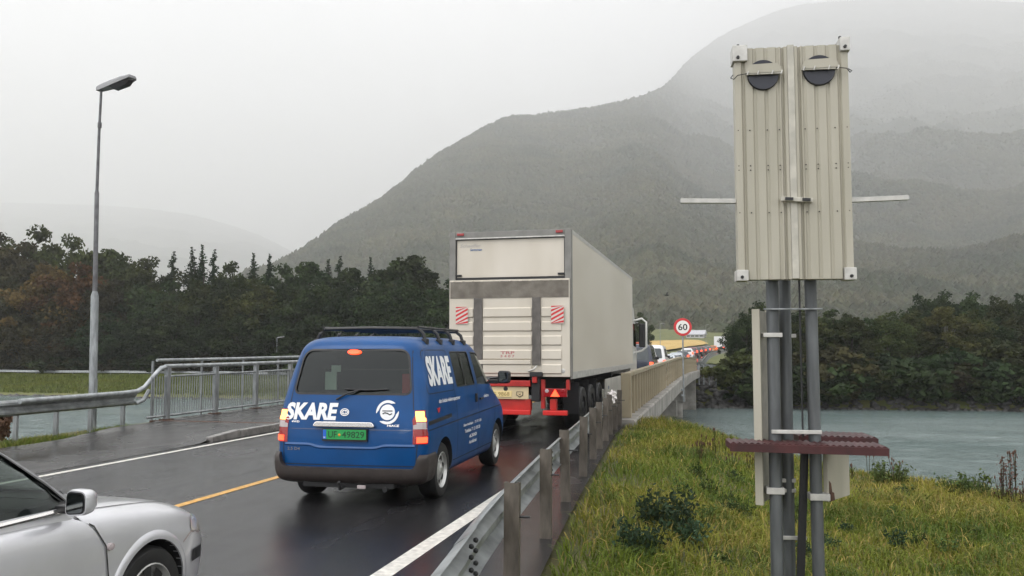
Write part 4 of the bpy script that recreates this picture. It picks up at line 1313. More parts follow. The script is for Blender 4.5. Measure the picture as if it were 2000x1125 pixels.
# side lettering and trim
for ax, fl in (('+x', False), ('-x', True)):
    lettering(van, 'SKARE', 0.36, 1.02, vbvh, ax, 0.90, 1.535, M_white, flip=fl, shear=-0.05 if fl else 0.05, bold=0.045, slope=0.0)
    lettering(van, 'din lokale elektropartner', 0.06, 0.98, vbvh, ax, 1.15, 1.165, M_white, flip=fl, bold=0.02)
    lettering(van, 'elektro', 0.045, 0.30, vbvh, ax, 3.10, 1.12, M_white, flip=fl, bold=0.02)
    for tx, w_, y_, z_ in (('Skare Installasjon  .  Tlf. 70 15 20', 0.98, 2.22, 0.79), ('Telefaks 71 21 00 20', 0.85, 2.22, 0.71), ('6300', 0.40, 2.25, 0.625), ('Aandalsnes', 0.42, 2.25, 0.545)):
        lettering(van, tx, 0.047, w_, vbvh, ax, y_, z_, M_white, flip=fl, bold=0.02)
    line_on('slide_rail', M_black, van, [(0.20, 0.945), (1.18, 0.975)], 0.045, vbvh, ax, 0.004)
    line_on('side_moulding', GAP, van, [(0.18, 0.865), (1.20, 0.885), (4.1, 0.93)], 0.014, vbvh, ax, 0.004)
    line_on('panel_gap', GAP, van, [(1.45, 0.42), (1.45, 1.0), (1.42, 1.25), (1.36, 1.82)], 0.011, vbvh, ax)
    line_on('panel_gap', GAP, van, [(2.60, 0.38), (2.60, 1.25), (2.56, 1.80)], 0.011, vbvh, ax)
    line_on('panel_gap', GAP, van, [(3.50, 0.55), (3.62, 0.80), (3.66, 1.20)], 0.011, vbvh, ax)
    line_on('sill_line', GAP, van, [(1.28, 0.40), (3.44, 0.40)], 0.012, vbvh, ax)
    po = rpoly([(0.26, 1.27), (1.44, 1.27), (1.36, 1.79), (0.36, 1.79)], 0.08)
    seal('pressed_panel_edge', GAP, van, po, vbvh, ax, 0.010, 0.002)
    box('door_handle', M_black, van, *((0.905, 0.93) if ax == '+x' else (-0.93, -0.905)), 2.68, 2.84, 1.08, 1.11, bevel=0.006)
    box('slide_handle', M_black, van, *((0.90, 0.925) if ax == '+x' else (-0.925, -0.90)), 2.44, 2.50, 1.06, 1.18, bevel=0.006)
P, F = drape(*patch2d([(0.55, 1.095), (0.68, 1.10), (0.66, 1.06), (0.60, 1.035)], 0.1), vbvh, '+x', 0.006)
MB().add(P, F).build('red_mark', M_red, van, recalc=False)
# mirrors
for s in (-1, 1):
    mr_ = MB().loft([[(s * x, y, z) for x, z in rpoly([(0.93, 1.27), (1.12, 1.27), (1.13, 1.46), (0.94, 1.47)], 0.05)] for y in (3.74, 3.86)]).build('mirror', M_black, van, bevel=0.02)
    MB().box(*sorted((s * 0.80, s * 0.96)), 3.66, 3.80, 1.27, 1.33).build('mirror_arm', M_black, mr_, bevel=0.01)
    MB().prism([(s * p[0], p[1]) for p in rpoly([(0.955, 1.29), (1.105, 1.29), (1.115, 1.44), (0.965, 1.45)], 0.04)], 'y', 3.715, 3.719).build('mirror_glass', mat('mirror_dark', (0.12, 0.13, 0.13), 0.05, 1.0), mr_)
# roof bars
M_rack = mat('black_bar', (0.01, 0.01, 0.011), 0.35)
for i, y in enumerate((0.72, 1.32, 1.92, 2.5)):
    rk = MB().tube([(-0.70, y, 1.90), (-0.67, y, 1.99), (-0.60, y, 2.045), (0, y, 2.055), (0.60, y, 2.045), (0.67, y, 1.99), (0.70, y, 1.90)], 0.024, 8).build('roof_bar', M_rack, van, smooth=60)
    for s in (-1, 1):
        MB().box(s * 0.70 - 0.035, s * 0.70 + 0.035, y - 0.05, y + 0.05, 1.855, 1.925).build('bar_foot', M_rack, rk, bevel=0.012)
MB().tube([(-0.615, 0.70, 2.065), (-0.615, 2.55, 2.065)], 0.016, 6).build('side_bar', M_rack, van)
MB().tube([(0.615, 0.70, 2.065), (0.615, 2.55, 2.065)], 0.016, 6).build('side_bar', M_rack, van)
# wheels, hitch, underbody
for s in (-1, 1):
    for y in (RW, FW):
        wheel(van, s * 0.775, y, 0.335, 0.215, s, M_rim, 6, 0.215, 0.36)
box('underbody', M_under, van, -0.62, 0.62, 0.25, 4.3, 0.20, 0.34)
box('tow_beam', M_under, van, -0.55, 0.55, 0.05, 0.16, 0.215, 0.28, bevel=0.01)
MB().tube([(-0.05, 0.1, 0.23), (-0.05, -0.06, 0.22), (-0.05, -0.09, 0.30)], 0.02, 8).build('tow_ball', M_under, van, smooth=60)
box('fog_reflector', M_clear, van, 0.13, 0.23, 0.0, 0.03, 0.215, 0.255, bevel=0.008)
MB().tube([(0.45, 0.25, 0.22), (0.45, 0.03, 0.21)], 0.03, 10).build('exhaust_pipe', M_under, van)
for s in (-1, 1):
    t = draped('headlight', M_clear, van, rpoly([(4.36, 0.82), (4.62, 0.80), (4.58, 0.93), (4.38, 0.96)], 0.03), vbvh, '+x' if s > 0 else '-x', 0.006)

# ------------------------------------------------------------------ silver saloon
M_silver = mat('silver_paint', (0.68, 0.68, 0.705), 0.3, 0.5, coat=0.8, noise=0.05, nscale=3)
sal = thing('silver_car', 'silver saloon car waiting behind the blue van', 'car', (-4.08, 0.60, 0), R(0.5))


def section(y, hw, zb, zs, zt, ndiv=5):
    ctrl = [(0, zb), (hw * 0.86, zb), (hw * 0.955, zb + 0.06), (hw * 0.985, 0.36), (hw * 1.0, 0.50), (hw * 1.0, 0.62), (hw * 0.985, zs - 0.10), (hw * 0.955, zs - 0.03), (hw * 0.89, zs + 0.005), (hw * 0.72, zs * 0.35 + zt * 0.65 + 0.004), (hw * 0.4, zt - 0.004), (0, zt)]
    ctrl = np.array(ctrl); ctrl[5, 1] = min(ctrl[5, 1], zs - 0.15); ctrl[4, 1] = min(ctrl[4, 1], zs - 0.22); ctrl[3, 1] = min(ctrl[3, 1], zs - 0.3)
    k = np.arange(len(ctrl)); t = np.linspace(0, len(ctrl) - 1, ndiv * (len(ctrl) - 1) + 1)
    half = np.stack([pchip(t, k, ctrl[:, 0]), pchip(t, k, ctrl[:, 1])], 1)
    ring = [(x, y, z) for x, z in half] + [(-x, y, z) for x, z in half[-2:0:-1]]
    return ring


ST = np.array([(0.0, 0.62, 0.36, 0.80, 0.84), (0.08, 0.76, 0.26, 0.92, 0.95), (0.3, 0.83, 0.22, 0.98, 1.0), (0.9, 0.865, 0.2, 0.965, 0.99), (2.0, 0.873, 0.19, 0.94, 0.98), (2.9, 0.873, 0.19, 0.925, 0.97), (3.35, 0.87, 0.19, 0.905, 0.955), (3.7, 0.866, 0.19, 0.87, 0.92), (4.05, 0.855, 0.19, 0.82, 0.875),
               (4.3, 0.83, 0.19, 0.765, 0.825), (4.48, 0.785, 0.2, 0.70, 0.76), (4.60, 0.71, 0.22, 0.63, 0.69), (4.66, 0.62, 0.26, 0.56, 0.61), (4.69, 0.50, 0.32, 0.50, 0.53)])
yy = np.concatenate([np.linspace(0, 3.3, 24), np.linspace(3.35, 4.69, 34)])
rings = [section(y, *[float(pchip(y, ST[:, 0], ST[:, c])) for c in range(1, 5)]) for y in yy]
lb = MB().loft(rings).build('body', M_silver, sal)
lbvh = bvh_of(lb.data)
SF, SR = 3.87, 1.17
boolean(lb, [(arch(SF, 0.352, 0.45, 1.2, 0.315), M_under), (arch(SF, 0.352, -1.2, -0.45, 0.315), M_under), (arch(SR, 0.352, 0.45, 1.2, 0.315), M_under), (arch(SR, 0.352, -1.2, -0.45, 0.315), M_under)])
shade(lb.data, 32)
# wheel arch lips
for s in (-1, 1):
    for yc in (SF, SR):
        rings = []
        for a in np.linspace(R(-18), R(198), 40):
            pts = []
            for rr_, ox in ((0.352, -0.03), (0.352, 0.010), (0.372, 0.013), (0.395, 0.006), (0.41, -0.004)):
                y_, z_ = yc + rr_ * math.cos(a), 0.315 + rr_ * math.sin(a)
                h, nn, _, _ = lbvh.ray_cast(Vector((s * 3, y_, max(z_, 0.25))), Vector((-s, 0, 0)))
                xx = abs(h.x) if h else 0.85
                pts.append((s * (xx + ox), y_, z_))
            rings.append(pts)
        MB().loft(rings, cap0=False, cap1=False, closed=False).build('wheel_arch', M_silver, sal, smooth=60, recalc=False)
GL = [(0.86, 0.82, 0.79, 3.80, 0.12, 0.30), (0.95, 0.80, 0.87, 3.68, 0.12, 0.30), (1.05, 0.77, 0.99, 3.55, 0.13, 0.28), (1.16, 0.735, 1.15, 3.40, 0.14, 0.26), (1.28, 0.69, 1.33, 3.22, 0.15, 0.25), (1.39, 0.635, 1.51, 3.02, 0.16, 0.25), (1.45, 0.57, 1.67, 2.84, 0.18, 0.25), (1.485, 0.47, 1.85, 2.6, 0.18, 0.22), (1.495, 0.3, 2.0, 2.3, 0.05, 0.05)]
gh = body_loft(GL, 50, br=0.06, bf=0.28).build('cabin', M_silver, sal)
gbvh = bvh_of(gh.data)
w1 = rpoly([(2.20, 0.985), (3.33, 0.965), (3.22, 1.08), (2.93, 1.31), (2.78, 1.37), (2.17, 1.375)], [0.04, 0.04, 0.02, 0.12, 0.05, 0.04], 5)
w2 = rpoly([(1.37, 1.0), (2.10, 0.985), (2.08, 1.375), (1.84, 1.36), (1.52, 1.22)], [0.05, 0.04, 0.04, 0.1, 0.08], 5)
ws = rpoly([(-0.66, 0.99), (0.66, 0.99), (0.52, 1.39), (-0.52, 1.39)], 0.06, 5)
cut = [(MB().prism(w1, 'x', -1.2, 1.2), M_dark), (MB().prism(w2, 'x', -1.2, 1.2), M_dark), (MB().prism(ws, 'y', 2.5, 4.2), M_dark)]
boolean(gh, cut); shade(gh.data, 32)
for ax in ('+x', '-x'):
    for w in (w1, w2):
        draped('side_window', M_glass, sal, w, gbvh, ax, -0.008)
        seal('window_seal', M_black, sal, w, gbvh, ax, 0.02, 0.004)
draped('windscreen', M_glass, sal, ws, gbvh, '+y', -0.008)
seal('window_seal', M_black, sal, ws, gbvh, '+y', 0.02, 0.004)
# seats, dash, wheel seen through the glass
for x in (-0.38, 0.38):
    MB().loft([[(x - w, y, z), (x + w, y, z), (x + w, y + 0.12, z), (x - w, y + 0.12, z)] for y, z, w in ((2.25, 0.70, 0.22), (2.15, 1.05, 0.2), (2.10, 1.2, 0.13), (2.09, 1.32, 0.11))]).build('seat', M_dark, sal, bevel=0.03)
box('dashboard', M_dark, sal, -0.7, 0.7, 3.0, 3.45, 0.8, 0.985, bevel=0.04)
M_gap2 = mat('dark_gap', (0.02, 0.02, 0.021), 0.6)
for s, ax in ((1, '+x'), (-1, '-x')):
    line_on('panel_gap', M_gap2, sal, [(3.29, 0.90), (3.38, 0.84), (3.46, 0.72), (3.48, 0.55), (3.47, 0.32)], 0.010, lbvh, ax, 0.007)
    line_on('panel_gap', M_gap2, sal, [(1.92, 0.32), (1.92, 0.90)], 0.009, lbvh, ax)
    # bright trim under the windows
    rings = []
    for y in np.linspace(1.15, 3.38, 16):
        h, nn, _, _ = gbvh.ray_cast(Vector((s * 3, y, 0.952)), Vector((-s, 0, 0)))
        x = abs(h.x)
        rings.append([(s * (x - 0.01), y, 0.952), (s * (x + 0.014), y, 0.944), (s * (x + 0.016), y, 0.955), (s * (x + 0.0), y, 0.966)])
    MB().loft(rings).build('chrome_strip', M_chrome, sal, smooth=40)
    # door mirror
    mi_ = MB().loft([[(s * (cx + a * w), y, 1.005 + c * hh) for a, c in rpoly([(-1, -1), (1, -0.85), (0.95, 0.9), (-0.9, 1)], 0.55, 4)] for y, w, hh, cx in ((3.15, 0.062, 0.066, 0.925), (3.17, 0.067, 0.07, 0.925), (3.22, 0.063, 0.067, 0.922), (3.26, 0.05, 0.052, 0.915), (3.28, 0.028, 0.03, 0.91))]).build('mirror', M_silver, sal, smooth=50)
    MB().prism([(s * (0.925 + a * 0.056), 1.005 + c * 0.059) for a, c in rpoly([(-1, -1), (1, -0.85), (0.95, 0.9), (-0.9, 1)], 0.5, 4)], 'y', 3.146, 3.149).build('mirror_rim', M_black, mi_)
    MB().prism([(s * (0.925 + a * 0.049), 1.005 + c * 0.052) for a, c in rpoly([(-1, -1), (1, -0.85), (0.95, 0.9), (-0.9, 1)], 0.5, 4)], 'y', 3.142, 3.145).build('mirror_glass', mat('mirror_dark', (0.12, 0.13, 0.13), 0.05, 1.0), mi_)
    MB().box(*sorted((s * 0.78, s * 0.89)), 3.17, 3.25, 0.945, 0.985).build('mirror_arm', M_black, mi_, bevel=0.01)
    # side indicator
    h, nn, _, _ = lbvh.ray_cast(Vector((s * 3, 3.50, 0.71)), Vector((-s, 0, 0)))
    ind = MB().lathe([(-0.004, 0.03), (0.010, 0.024), (0.016, 0.004)], 'x', 14, (0, 0, 0)).build('side_indicator', M_clear, sal, smooth=50)
    ind.location = (s * abs(h.x), 3.50, 0.71); ind.scale = (s, 1.1, 0.75)
    # headlamp wrapping to the side
    V, F = patch2d(rpoly([(4.30, 0.635), (4.58, 0.57), (4.60, 0.62), (4.42, 0.715), (4.34, 0.72)], 0.02), 0.05)
    P, F = drape(V, F, lbvh, ax, 0.005)
    MB().add(P, F).build('headlight', mat('headlight_glass', (0.62, 0.58, 0.52), 0.1, 0.2, coat=1.0), sal, smooth=60, recalc=False)
    line_on('panel_gap', M_clear, sal, [(4.20, 0.585), (4.30, 0.63), (4.58, 0.565)], 0.012, lbvh, ax)
    line_on('bumper_strip', M_black, sal, [(4.32, 0.475), (4.60, 0.475)], 0.075, lbvh, ax, 0.008)
    line_on('bonnet_gap', M_gap2, sal, [], 0.01, lbvh, ax) if False else None
# bonnet shut line
for s in (-1, 1):
    V = []; F = []
    for j, y in enumerate(np.linspace(3.15, 4.45, 24)):
        x = s * float(pchip(y, [3.15, 3.6, 4.1, 4.45], [0.76, 0.735, 0.68, 0.60]))
        for dx in (-0.004, 0.004):
            h, nn, _, _ = lbvh.ray_cast(Vector((x + dx, y, 3)), Vector((0, 0, -1)))
            V.append((x + dx, y, h.z + 0.003))
        if j: F.append((2 * j - 2, 2 * j - 1, 2 * j + 1, 2 * j))
    MB().add(V, F).build('bonnet_gap', M_gap2, sal, recalc=False)
box('wiper_cowl', M_black, sal, -0.6, 0.6, 3.58, 3.68, 0.91, 0.935, bevel=0.01)
for s in (-1, 1):
    for y in (SF, SR):
        wheel(sal, s * 0.755, y, 0.315, 0.20, s, M_rim, 9, 0.215, spoke_style=True)
box('underbody', M_under, sal, -0.6, 0.6, 0.3, 4.3, 0.17, 0.30)

# ------------------------------------------------------------------ truck
M_truckw = mat('dirty_white_panel', (0.62, 0.57, 0.49), 0.5, col2=(0.52, 0.47, 0.385), nscale=1.2, stretch=(1, 1, 0.35), rvar=0.08)
M_side = mat('trailer_side', (0.60, 0.555, 0.48), 0.42, col2=(0.52, 0.475, 0.40), nscale=0.35, stretch=(1, 0.4, 1), rvar=0.06)
M_frame = mat('grey_frame', (0.20, 0.195, 0.18), 0.5, noise=0.15, nscale=4)
M_grime = mat('grimy_tread_plate', (0.20, 0.18, 0.15), 0.7, col2=(0.12, 0.105, 0.085), nscale=5, bump=0.3, bscale=60)
M_strip = mat('grey_lift_arm', (0.105, 0.095, 0.085), 0.6, noise=0.25, nscale=6)
M_truckred = mat('red_chassis', (0.42, 0.022, 0.016), 0.42, noise=0.2, nscale=4)
M_yplate = mat('yellow_plate', (0.75, 0.60, 0.28), 0.5)
tk = thing('box_truck', 'white articulated box truck with tail lift and red rear chassis', 'truck', (-4.17, 17.12, 0), R(-0.4))
BW, B0, B1, TL = 1.30, 1.22, 4.27, 12.1
box('cargo_box', M_side, tk, -BW, BW, 0.10, TL, B0 + 0.02, B1 - 0.02, bevel=0.02)
for s in (-1, 1):
    box('corner_post', M_frame, tk, *sorted((s * (BW + 0.006), s * (BW - 0.13))), 0.0, 0.16, 1.25, B1, bevel=0.012)
    box('bottom_rail', M_alu, tk, *sorted((s * (BW + 0.004), s * (BW - 0.05))), 0.165, TL + 0.004, B0 - 0.02, B0 + 0.13, bevel=0.006)
    box('top_rail', M_alu, tk, *sorted((s * (BW + 0.004), s * (BW - 0.05))), 0.165, TL + 0.004, B1 - 0.085, B1, bevel=0.006)
    box('front_edge', M_alu, tk, *sorted((s * (BW + 0.006), s * (BW - 0.05))), TL - 0.05, TL + 0.006, B0 + 0.135, B1 - 0.09)
box('header', M_frame, tk, -BW + 0.132, BW - 0.132, 0.01, 0.16, B1 - 0.125, B1 - 0.002, bevel=0.008)
for x in (-1.06, 1.06):
    box('marker_lamp', M_redlens, tk, x - 0.075, x + 0.075, -0.02, 0.012, B1 - 0.075, B1 - 0.02, bevel=0.008)
door = box('upper_door', M_truckw, tk, -1.15, 1.15, 0.05, 0.09, 3.31, 4.10)
box('seal_side', M_black, door, -1.172, -1.152, 0.03, 0.09, 3.31, 4.11); box('seal_side', M_black, door, 1.152, 1.172, 0.03, 0.09, 3.31, 4.11)
box('seal_top', M_black, door, -1.15, 1.15, 0.03, 0.09, 4.103, 4.118)
box('drip_rail', M_alu, tk, -1.17, 1.17, -0.01, 0.03, 4.118, 4.145, bevel=0.004)
box('lower_seal', M_black, tk, -1.30, 1.30, 0.02, 0.10, 3.262, 3.306)
for x in (-1.12, 1.12):
    h_ = box('latch', M_black, door, x - 0.10, x + 0.08, 0.005, 0.05, 3.335, 3.375, bevel=0.01)
V, F = text2d('Schaeffer', 0.07, 1, 0.25, 0.01); V = fit(V, 0.46)
MB().add([(x - 0.85, 0.046, z + 3.985) for x, z in V], F).build('lettering', mat('pale_print', (0.42, 0.40, 0.37), 0.6), door, recalc=False)
V, F = text2d('Sermovan', 0.055, 1, 0.25, 0.02); V = fit(V, 0.26)
MB().add([(x - 0.73, 0.044, z + 3.90) for x, z in V], F).build('lettering', mat('blue_print', (0.08, 0.15, 0.30), 0.6), door, recalc=False)
# tail lift platform
lift = bpy.data.objects.new('tail_lift', None); COL.objects.link(lift); lift.parent = tk
box('platform', M_truckw, lift, -1.285, 1.275, -0.035, 0.0, 1.25, 3.25, bevel=0.006)
box('tread_band', M_grime, lift, -1.265, 1.255, -0.047, -0.036, 2.87, 3.215)
for j in range(24):
    x = -1.24 + j * 0.104
    MB().tube([(x, -0.042, 3.218), (x + 0.06, -0.045, 3.226 + 0.008 * math.sin(j * 7.0))], 0.012, 5).build('worn_edge', M_truckw, lift) if j % 2 == 0 else None
for x0, x1 in ((-0.745, -0.56), (0.50, 0.675)):
    box('lift_arm_strip', M_strip, lift, x0, x1, -0.075, -0.036, 1.49 if x0 > 0 else 1.35, 2.869, bevel=0.006)
for (x0, x1) in ((-1.14, -0.765), (-0.545, 0.485), (0.695, 1.10)):
    for j in range(5):
        z = 2.62 - j * 0.29
        MB().prism([(-0.036, z - 0.16), (-0.036, z + 0.05), (-0.062, z + 0.025), (-0.062, z - 0.135)], 'x', x0, x1).build('rib', M_truckw, lift)
box('bottom_lip', M_truckw, lift, -1.12, 0.47, -0.085, -0.036, 1.50, 1.585, bevel=0.01)
M_wsw = mat('warning_white', (0.62, 0.55, 0.5), 0.5)
for x in (-1.0, 1.03):
    fl = box('warning_flag', M_wsw, lift, x - 0.13, x + 0.13, -0.082, -0.078, 2.33, 2.69)
    for k in range(6):
        z0 = 2.21 + k * 0.09
        poly = [(x - 0.13, z0 + 0.0), (x + 0.13, z0 + 0.14), (x + 0.13, z0 + 0.185), (x - 0.13, z0 + 0.045)]
        poly = [(px, min(2.69, max(2.33, pz))) for px, pz in poly]
        if poly[1][1] - poly[0][1] > 0.001 or poly[2][1] - poly[3][1] > 0.001 :
            MB().add([(px, -0.084, pz) for px, pz in poly], [(0, 1, 2, 3)]).build('stripe', M_red, fl, recalc=False)
M_pink = mat('faded_red_print', (0.42, 0.16, 0.16), 0.6)
V, F = text2d('TRP', 0.06, 1, 0, 0.03); V = fit(V, 0.30)
MB().add([(x - 0.02, -0.064, z + 1.735) for x, z in V], F).build('lettering', M_pink, lift, recalc=False)
V, F = text2d('3 4 0 7', 0.05, 1, 0, 0.03); V = fit(V, 0.30)
MB().add([(x - 0.02, -0.064, z + 1.665) for x, z in V], F).build('lettering', M_pink, lift, recalc=False)
box('yellow_label', mat('yellow_label', (0.62, 0.32, 0.02), 0.5), lift, 0.86, 1.03, -0.042, -0.036, 1.31, 1.43)
MB().lathe([(-0.042, 0.03), (-0.035, 0.05)], 'y', 14, (1.13, 0, 1.37)).build('round_label', M_alu, lift)
# rear chassis
ch = bpy.data.objects.new('rear_chassis', None); COL.objects.link(ch); ch.parent = tk
box('cross_member', M_truckred, ch, -1.15, 0.46, -0.10, 0.12, 1.05, 1.17, bevel=0.012)
box('plate_panel', mat('cream_panel', (0.62, 0.50, 0.30), 0.5, noise=0.1, nscale=4), ch, -1.12, 0.42, -0.06, -0.03, 0.79, 1.045, bevel=0.01)
lp = box('licence_plate', M_yplate, ch, -0.46, 0.07, -0.078, -0.062, 0.835, 0.955, bevel=0.004)
V, F = text2d('ZG 9868', 0.075, 1, 0, 0.006); V = fit(V, 0.44)
MB().add([(x - 0.195, -0.081, z + 0.895) for x, z in V], F).build('lettering', mat('plate_text', (0.30, 0.2, 0.06), 0.6), lp, recalc=False)
for x in (-0.42, -0.06):
    MB().lathe([(-0.064, 0.045), (-0.058, 0.05)], 'y', 12, (x, 0, 1.0)).build('hole', M_black, ch)
em = MB().prism([(0.17, 0.945), (0.31, 0.945), (0.31, 0.87), (0.24, 0.825), (0.17, 0.87)], 'y', -0.068, -0.058).build('emblem_shield', M_black, ch)
MB().prism([(0.185, 0.932), (0.295, 0.932), (0.295, 0.876), (0.24, 0.843), (0.185, 0.876)], 'y', -0.073, -0.069).build('emblem_field', MATS['cream_panel'], em)
MB().prism([(0.21, 0.915), (0.24, 0.895), (0.27, 0.915), (0.255, 0.89), (0.27, 0.865), (0.24, 0.878), (0.21, 0.865), (0.225, 0.89)], 'y', -0.0755, -0.0735).build('emblem_cross', mat('emblem_brown', (0.2, 0.12, 0.06), 0.5), em)
box('rear_plate', M_truckred, ch, -1.1, 0.34, -0.02, 0.02, 0.56, 0.787)
box('upright', M_truckred, ch, 0.345, 0.46, -0.05, 0.12, 0.56, 0.79, bevel=0.01)
box('under_run_bar', mat('bright_red', (0.62, 0.025, 0.02), 0.4), ch, -1.2, 0.46, -0.09, 0.03, 0.475, 0.57, bevel=0.015)
box('under_run_bar', MATS['bright_red'], ch, 0.72, 1.22, -0.09, 0.03, 0.475, 0.57, bevel=0.015)
box('upright', M_truckred, ch, 0.86, 0.99, -0.04, 0.10, 0.572, 0.80, bevel=0.01)
box('upright', M_truckred, ch, 0.66, 0.74, 0.02, 0.14, 0.60, 1.19, bevel=0.01)
box('upright', M_truckred, ch, 1.18, 1.25, 0.02, 0.14, 0.98, 1.19, bevel=0.01)
box('side_member', M_truckred, ch, 0.46, 0.66, 0.10, 0.25, 1.06, 1.19, bevel=0.01)
box('hinge_block', M_under, ch, 0.47, 0.65, -0.04, 0.2, 0.74, 1.28, bevel=0.03)
box('hinge_block', M_truckred, ch, 0.50, 0.60, -0.09, -0.02, 1.12, 1.30, bevel=0.02)
MB().tube([(0.42, -0.08, 1.36), (0.55, -0.12, 1.40), (0.60, -0.10, 1.47)], 0.018, 6).build('latch_rod', M_alu, ch)
box('latch_block', M_under, ch, 0.45, 0.72, -0.11, -0.04, 1.25, 1.345, bevel=0.02)
for s in (-1, 1):
    cl = box('light_cluster', M_redlens, ch, *sorted((s * 0.73, s * 1.22)), -0.10, 0.0, 0.845, 1.015, bevel=0.012)
    MB().prism([(s * 0.98 - 0.09, 0.855), (s * 0.98 + 0.09, 0.855), (s * 0.98, 1.0)], 'y', -0.112, -0.101).build('lit_triangle', M_lit, cl)
    MB().lathe([(-0.106, 0.03), (-0.10, 0.04)], 'y', 12, (s * 0.81, 0, 0.965)).build('lamp_round', M_clear, cl)
    MB().lathe([(-0.106, 0.03), (-0.10, 0.04)], 'y', 12, (s * 1.14, 0, 0.965)).build('lamp_round', M_redlens, cl)
for s in (-1, 1):
    box('chassis_beam', M_under, tk, *sorted((s * 0.35, s * 0.5)), 0.3, TL + 2.0, 0.85, 1.2)
    for y in (1.75, 3.05, 4.35):
        wheel(tk, s * 1.08, y, 0.50, 0.36, s, M_under, 8, 0.29, 0.22)
        box('mud_flap', M_black, tk, *sorted((s * 0.92, s * 1.26)), y - 0.62, y - 0.60, 0.42, 1.1)
    box('side_skirt', mat('skirt_white', (0.55, 0.53, 0.48), 0.5, noise=0.1, nscale=2), tk, *sorted((s * 1.20, s * 1.235)), 5.6, 9.2, 0.50, 1.02, bevel=0.01)
    box('skirt_badge', mat('blue_print', (0.08, 0.15, 0.30), 0.6), tk, *sorted((s * 1.2355, s * 1.239)), 6.15, 6.30, 0.74, 0.82)
    wheel(tk, s * 1.05, TL - 1.6, 0.52, 0.5, s, M_frame, 8, 0.29, 0.22)
    wheel(tk, s * 1.03, TL + 1.6, 0.52, 0.32, s, M_rim, 8, 0.29, 0.22)
M_cab = mat('white_cab', (0.62, 0.61, 0.58), 0.35, coat=0.4)
CL = [(0.45, 1.12, TL + 0.55, TL + 2.8, 0.06, 0.2), (0.9, 1.17, TL + 0.5, TL + 2.87, 0.08, 0.25), (1.6, 1.18, TL + 0.5, TL + 2.87, 0.08, 0.3), (2.1, 1.17, TL + 0.5, TL + 2.8, 0.08, 0.3), (2.9, 1.16, TL + 0.5, TL + 2.5, 0.08, 0.3), (3.3, 1.15, TL + 0.5, TL + 2.15, 0.1, 0.3), (3.5, 0.9, TL + 0.65, TL + 1.75, 0.2, 0.3)]
cb = body_loft(CL, 26, br=0, bf=0.1).build('cab', M_cab, tk)
cbvh = bvh_of(cb.data)
cw = rpoly([(TL + 1.45, 1.95), (TL + 2.5, 1.9), (TL + 2.3, 2.75), (TL + 1.45, 2.75)], 0.06)
boolean(cb, [(MB().prism(cw, 'x', -1.6, 1.6), M_dark)]); shade(cb.data, 35)
for ax in ('+x', '-x'): draped('side_window', M_glassd, cb, cw, cbvh, ax, -0.008)
for s in (-1, 1):
    box('side_deflector', M_cab, tk, *sorted((s * 1.2, s * 1.16)), TL + 0.2, TL + 0.49, 1.0, 3.4, bevel=0.015)
    mi = MB().box(*sorted((s * 1.34, s * 1.56)), TL + 1.75, TL + 1.87, 1.9, 2.75).build('mirror', M_black, tk, bevel=0.04)
    MB().tube([(s * 1.15, TL + 1.8, 2.85), (s * 1.45, TL + 1.8, 2.93), (s * 1.6, TL + 1.8, 2.8), (s * 1.6, TL + 1.8, 1.9), (s * 1.45, TL + 1.8, 1.78), (s * 1.15, TL + 1.8, 1.7)], 0.04, 8).build('mirror_arm', M_cab, mi, smooth=60)
    box('fuel_tank', M_alu, tk, *sorted((s * 0.75, s * 1.2)), TL - 0.9, TL + 0.4, 0.45, 1.0, bevel=0.08)

# ------------------------------------------------------------------ the queue ahead


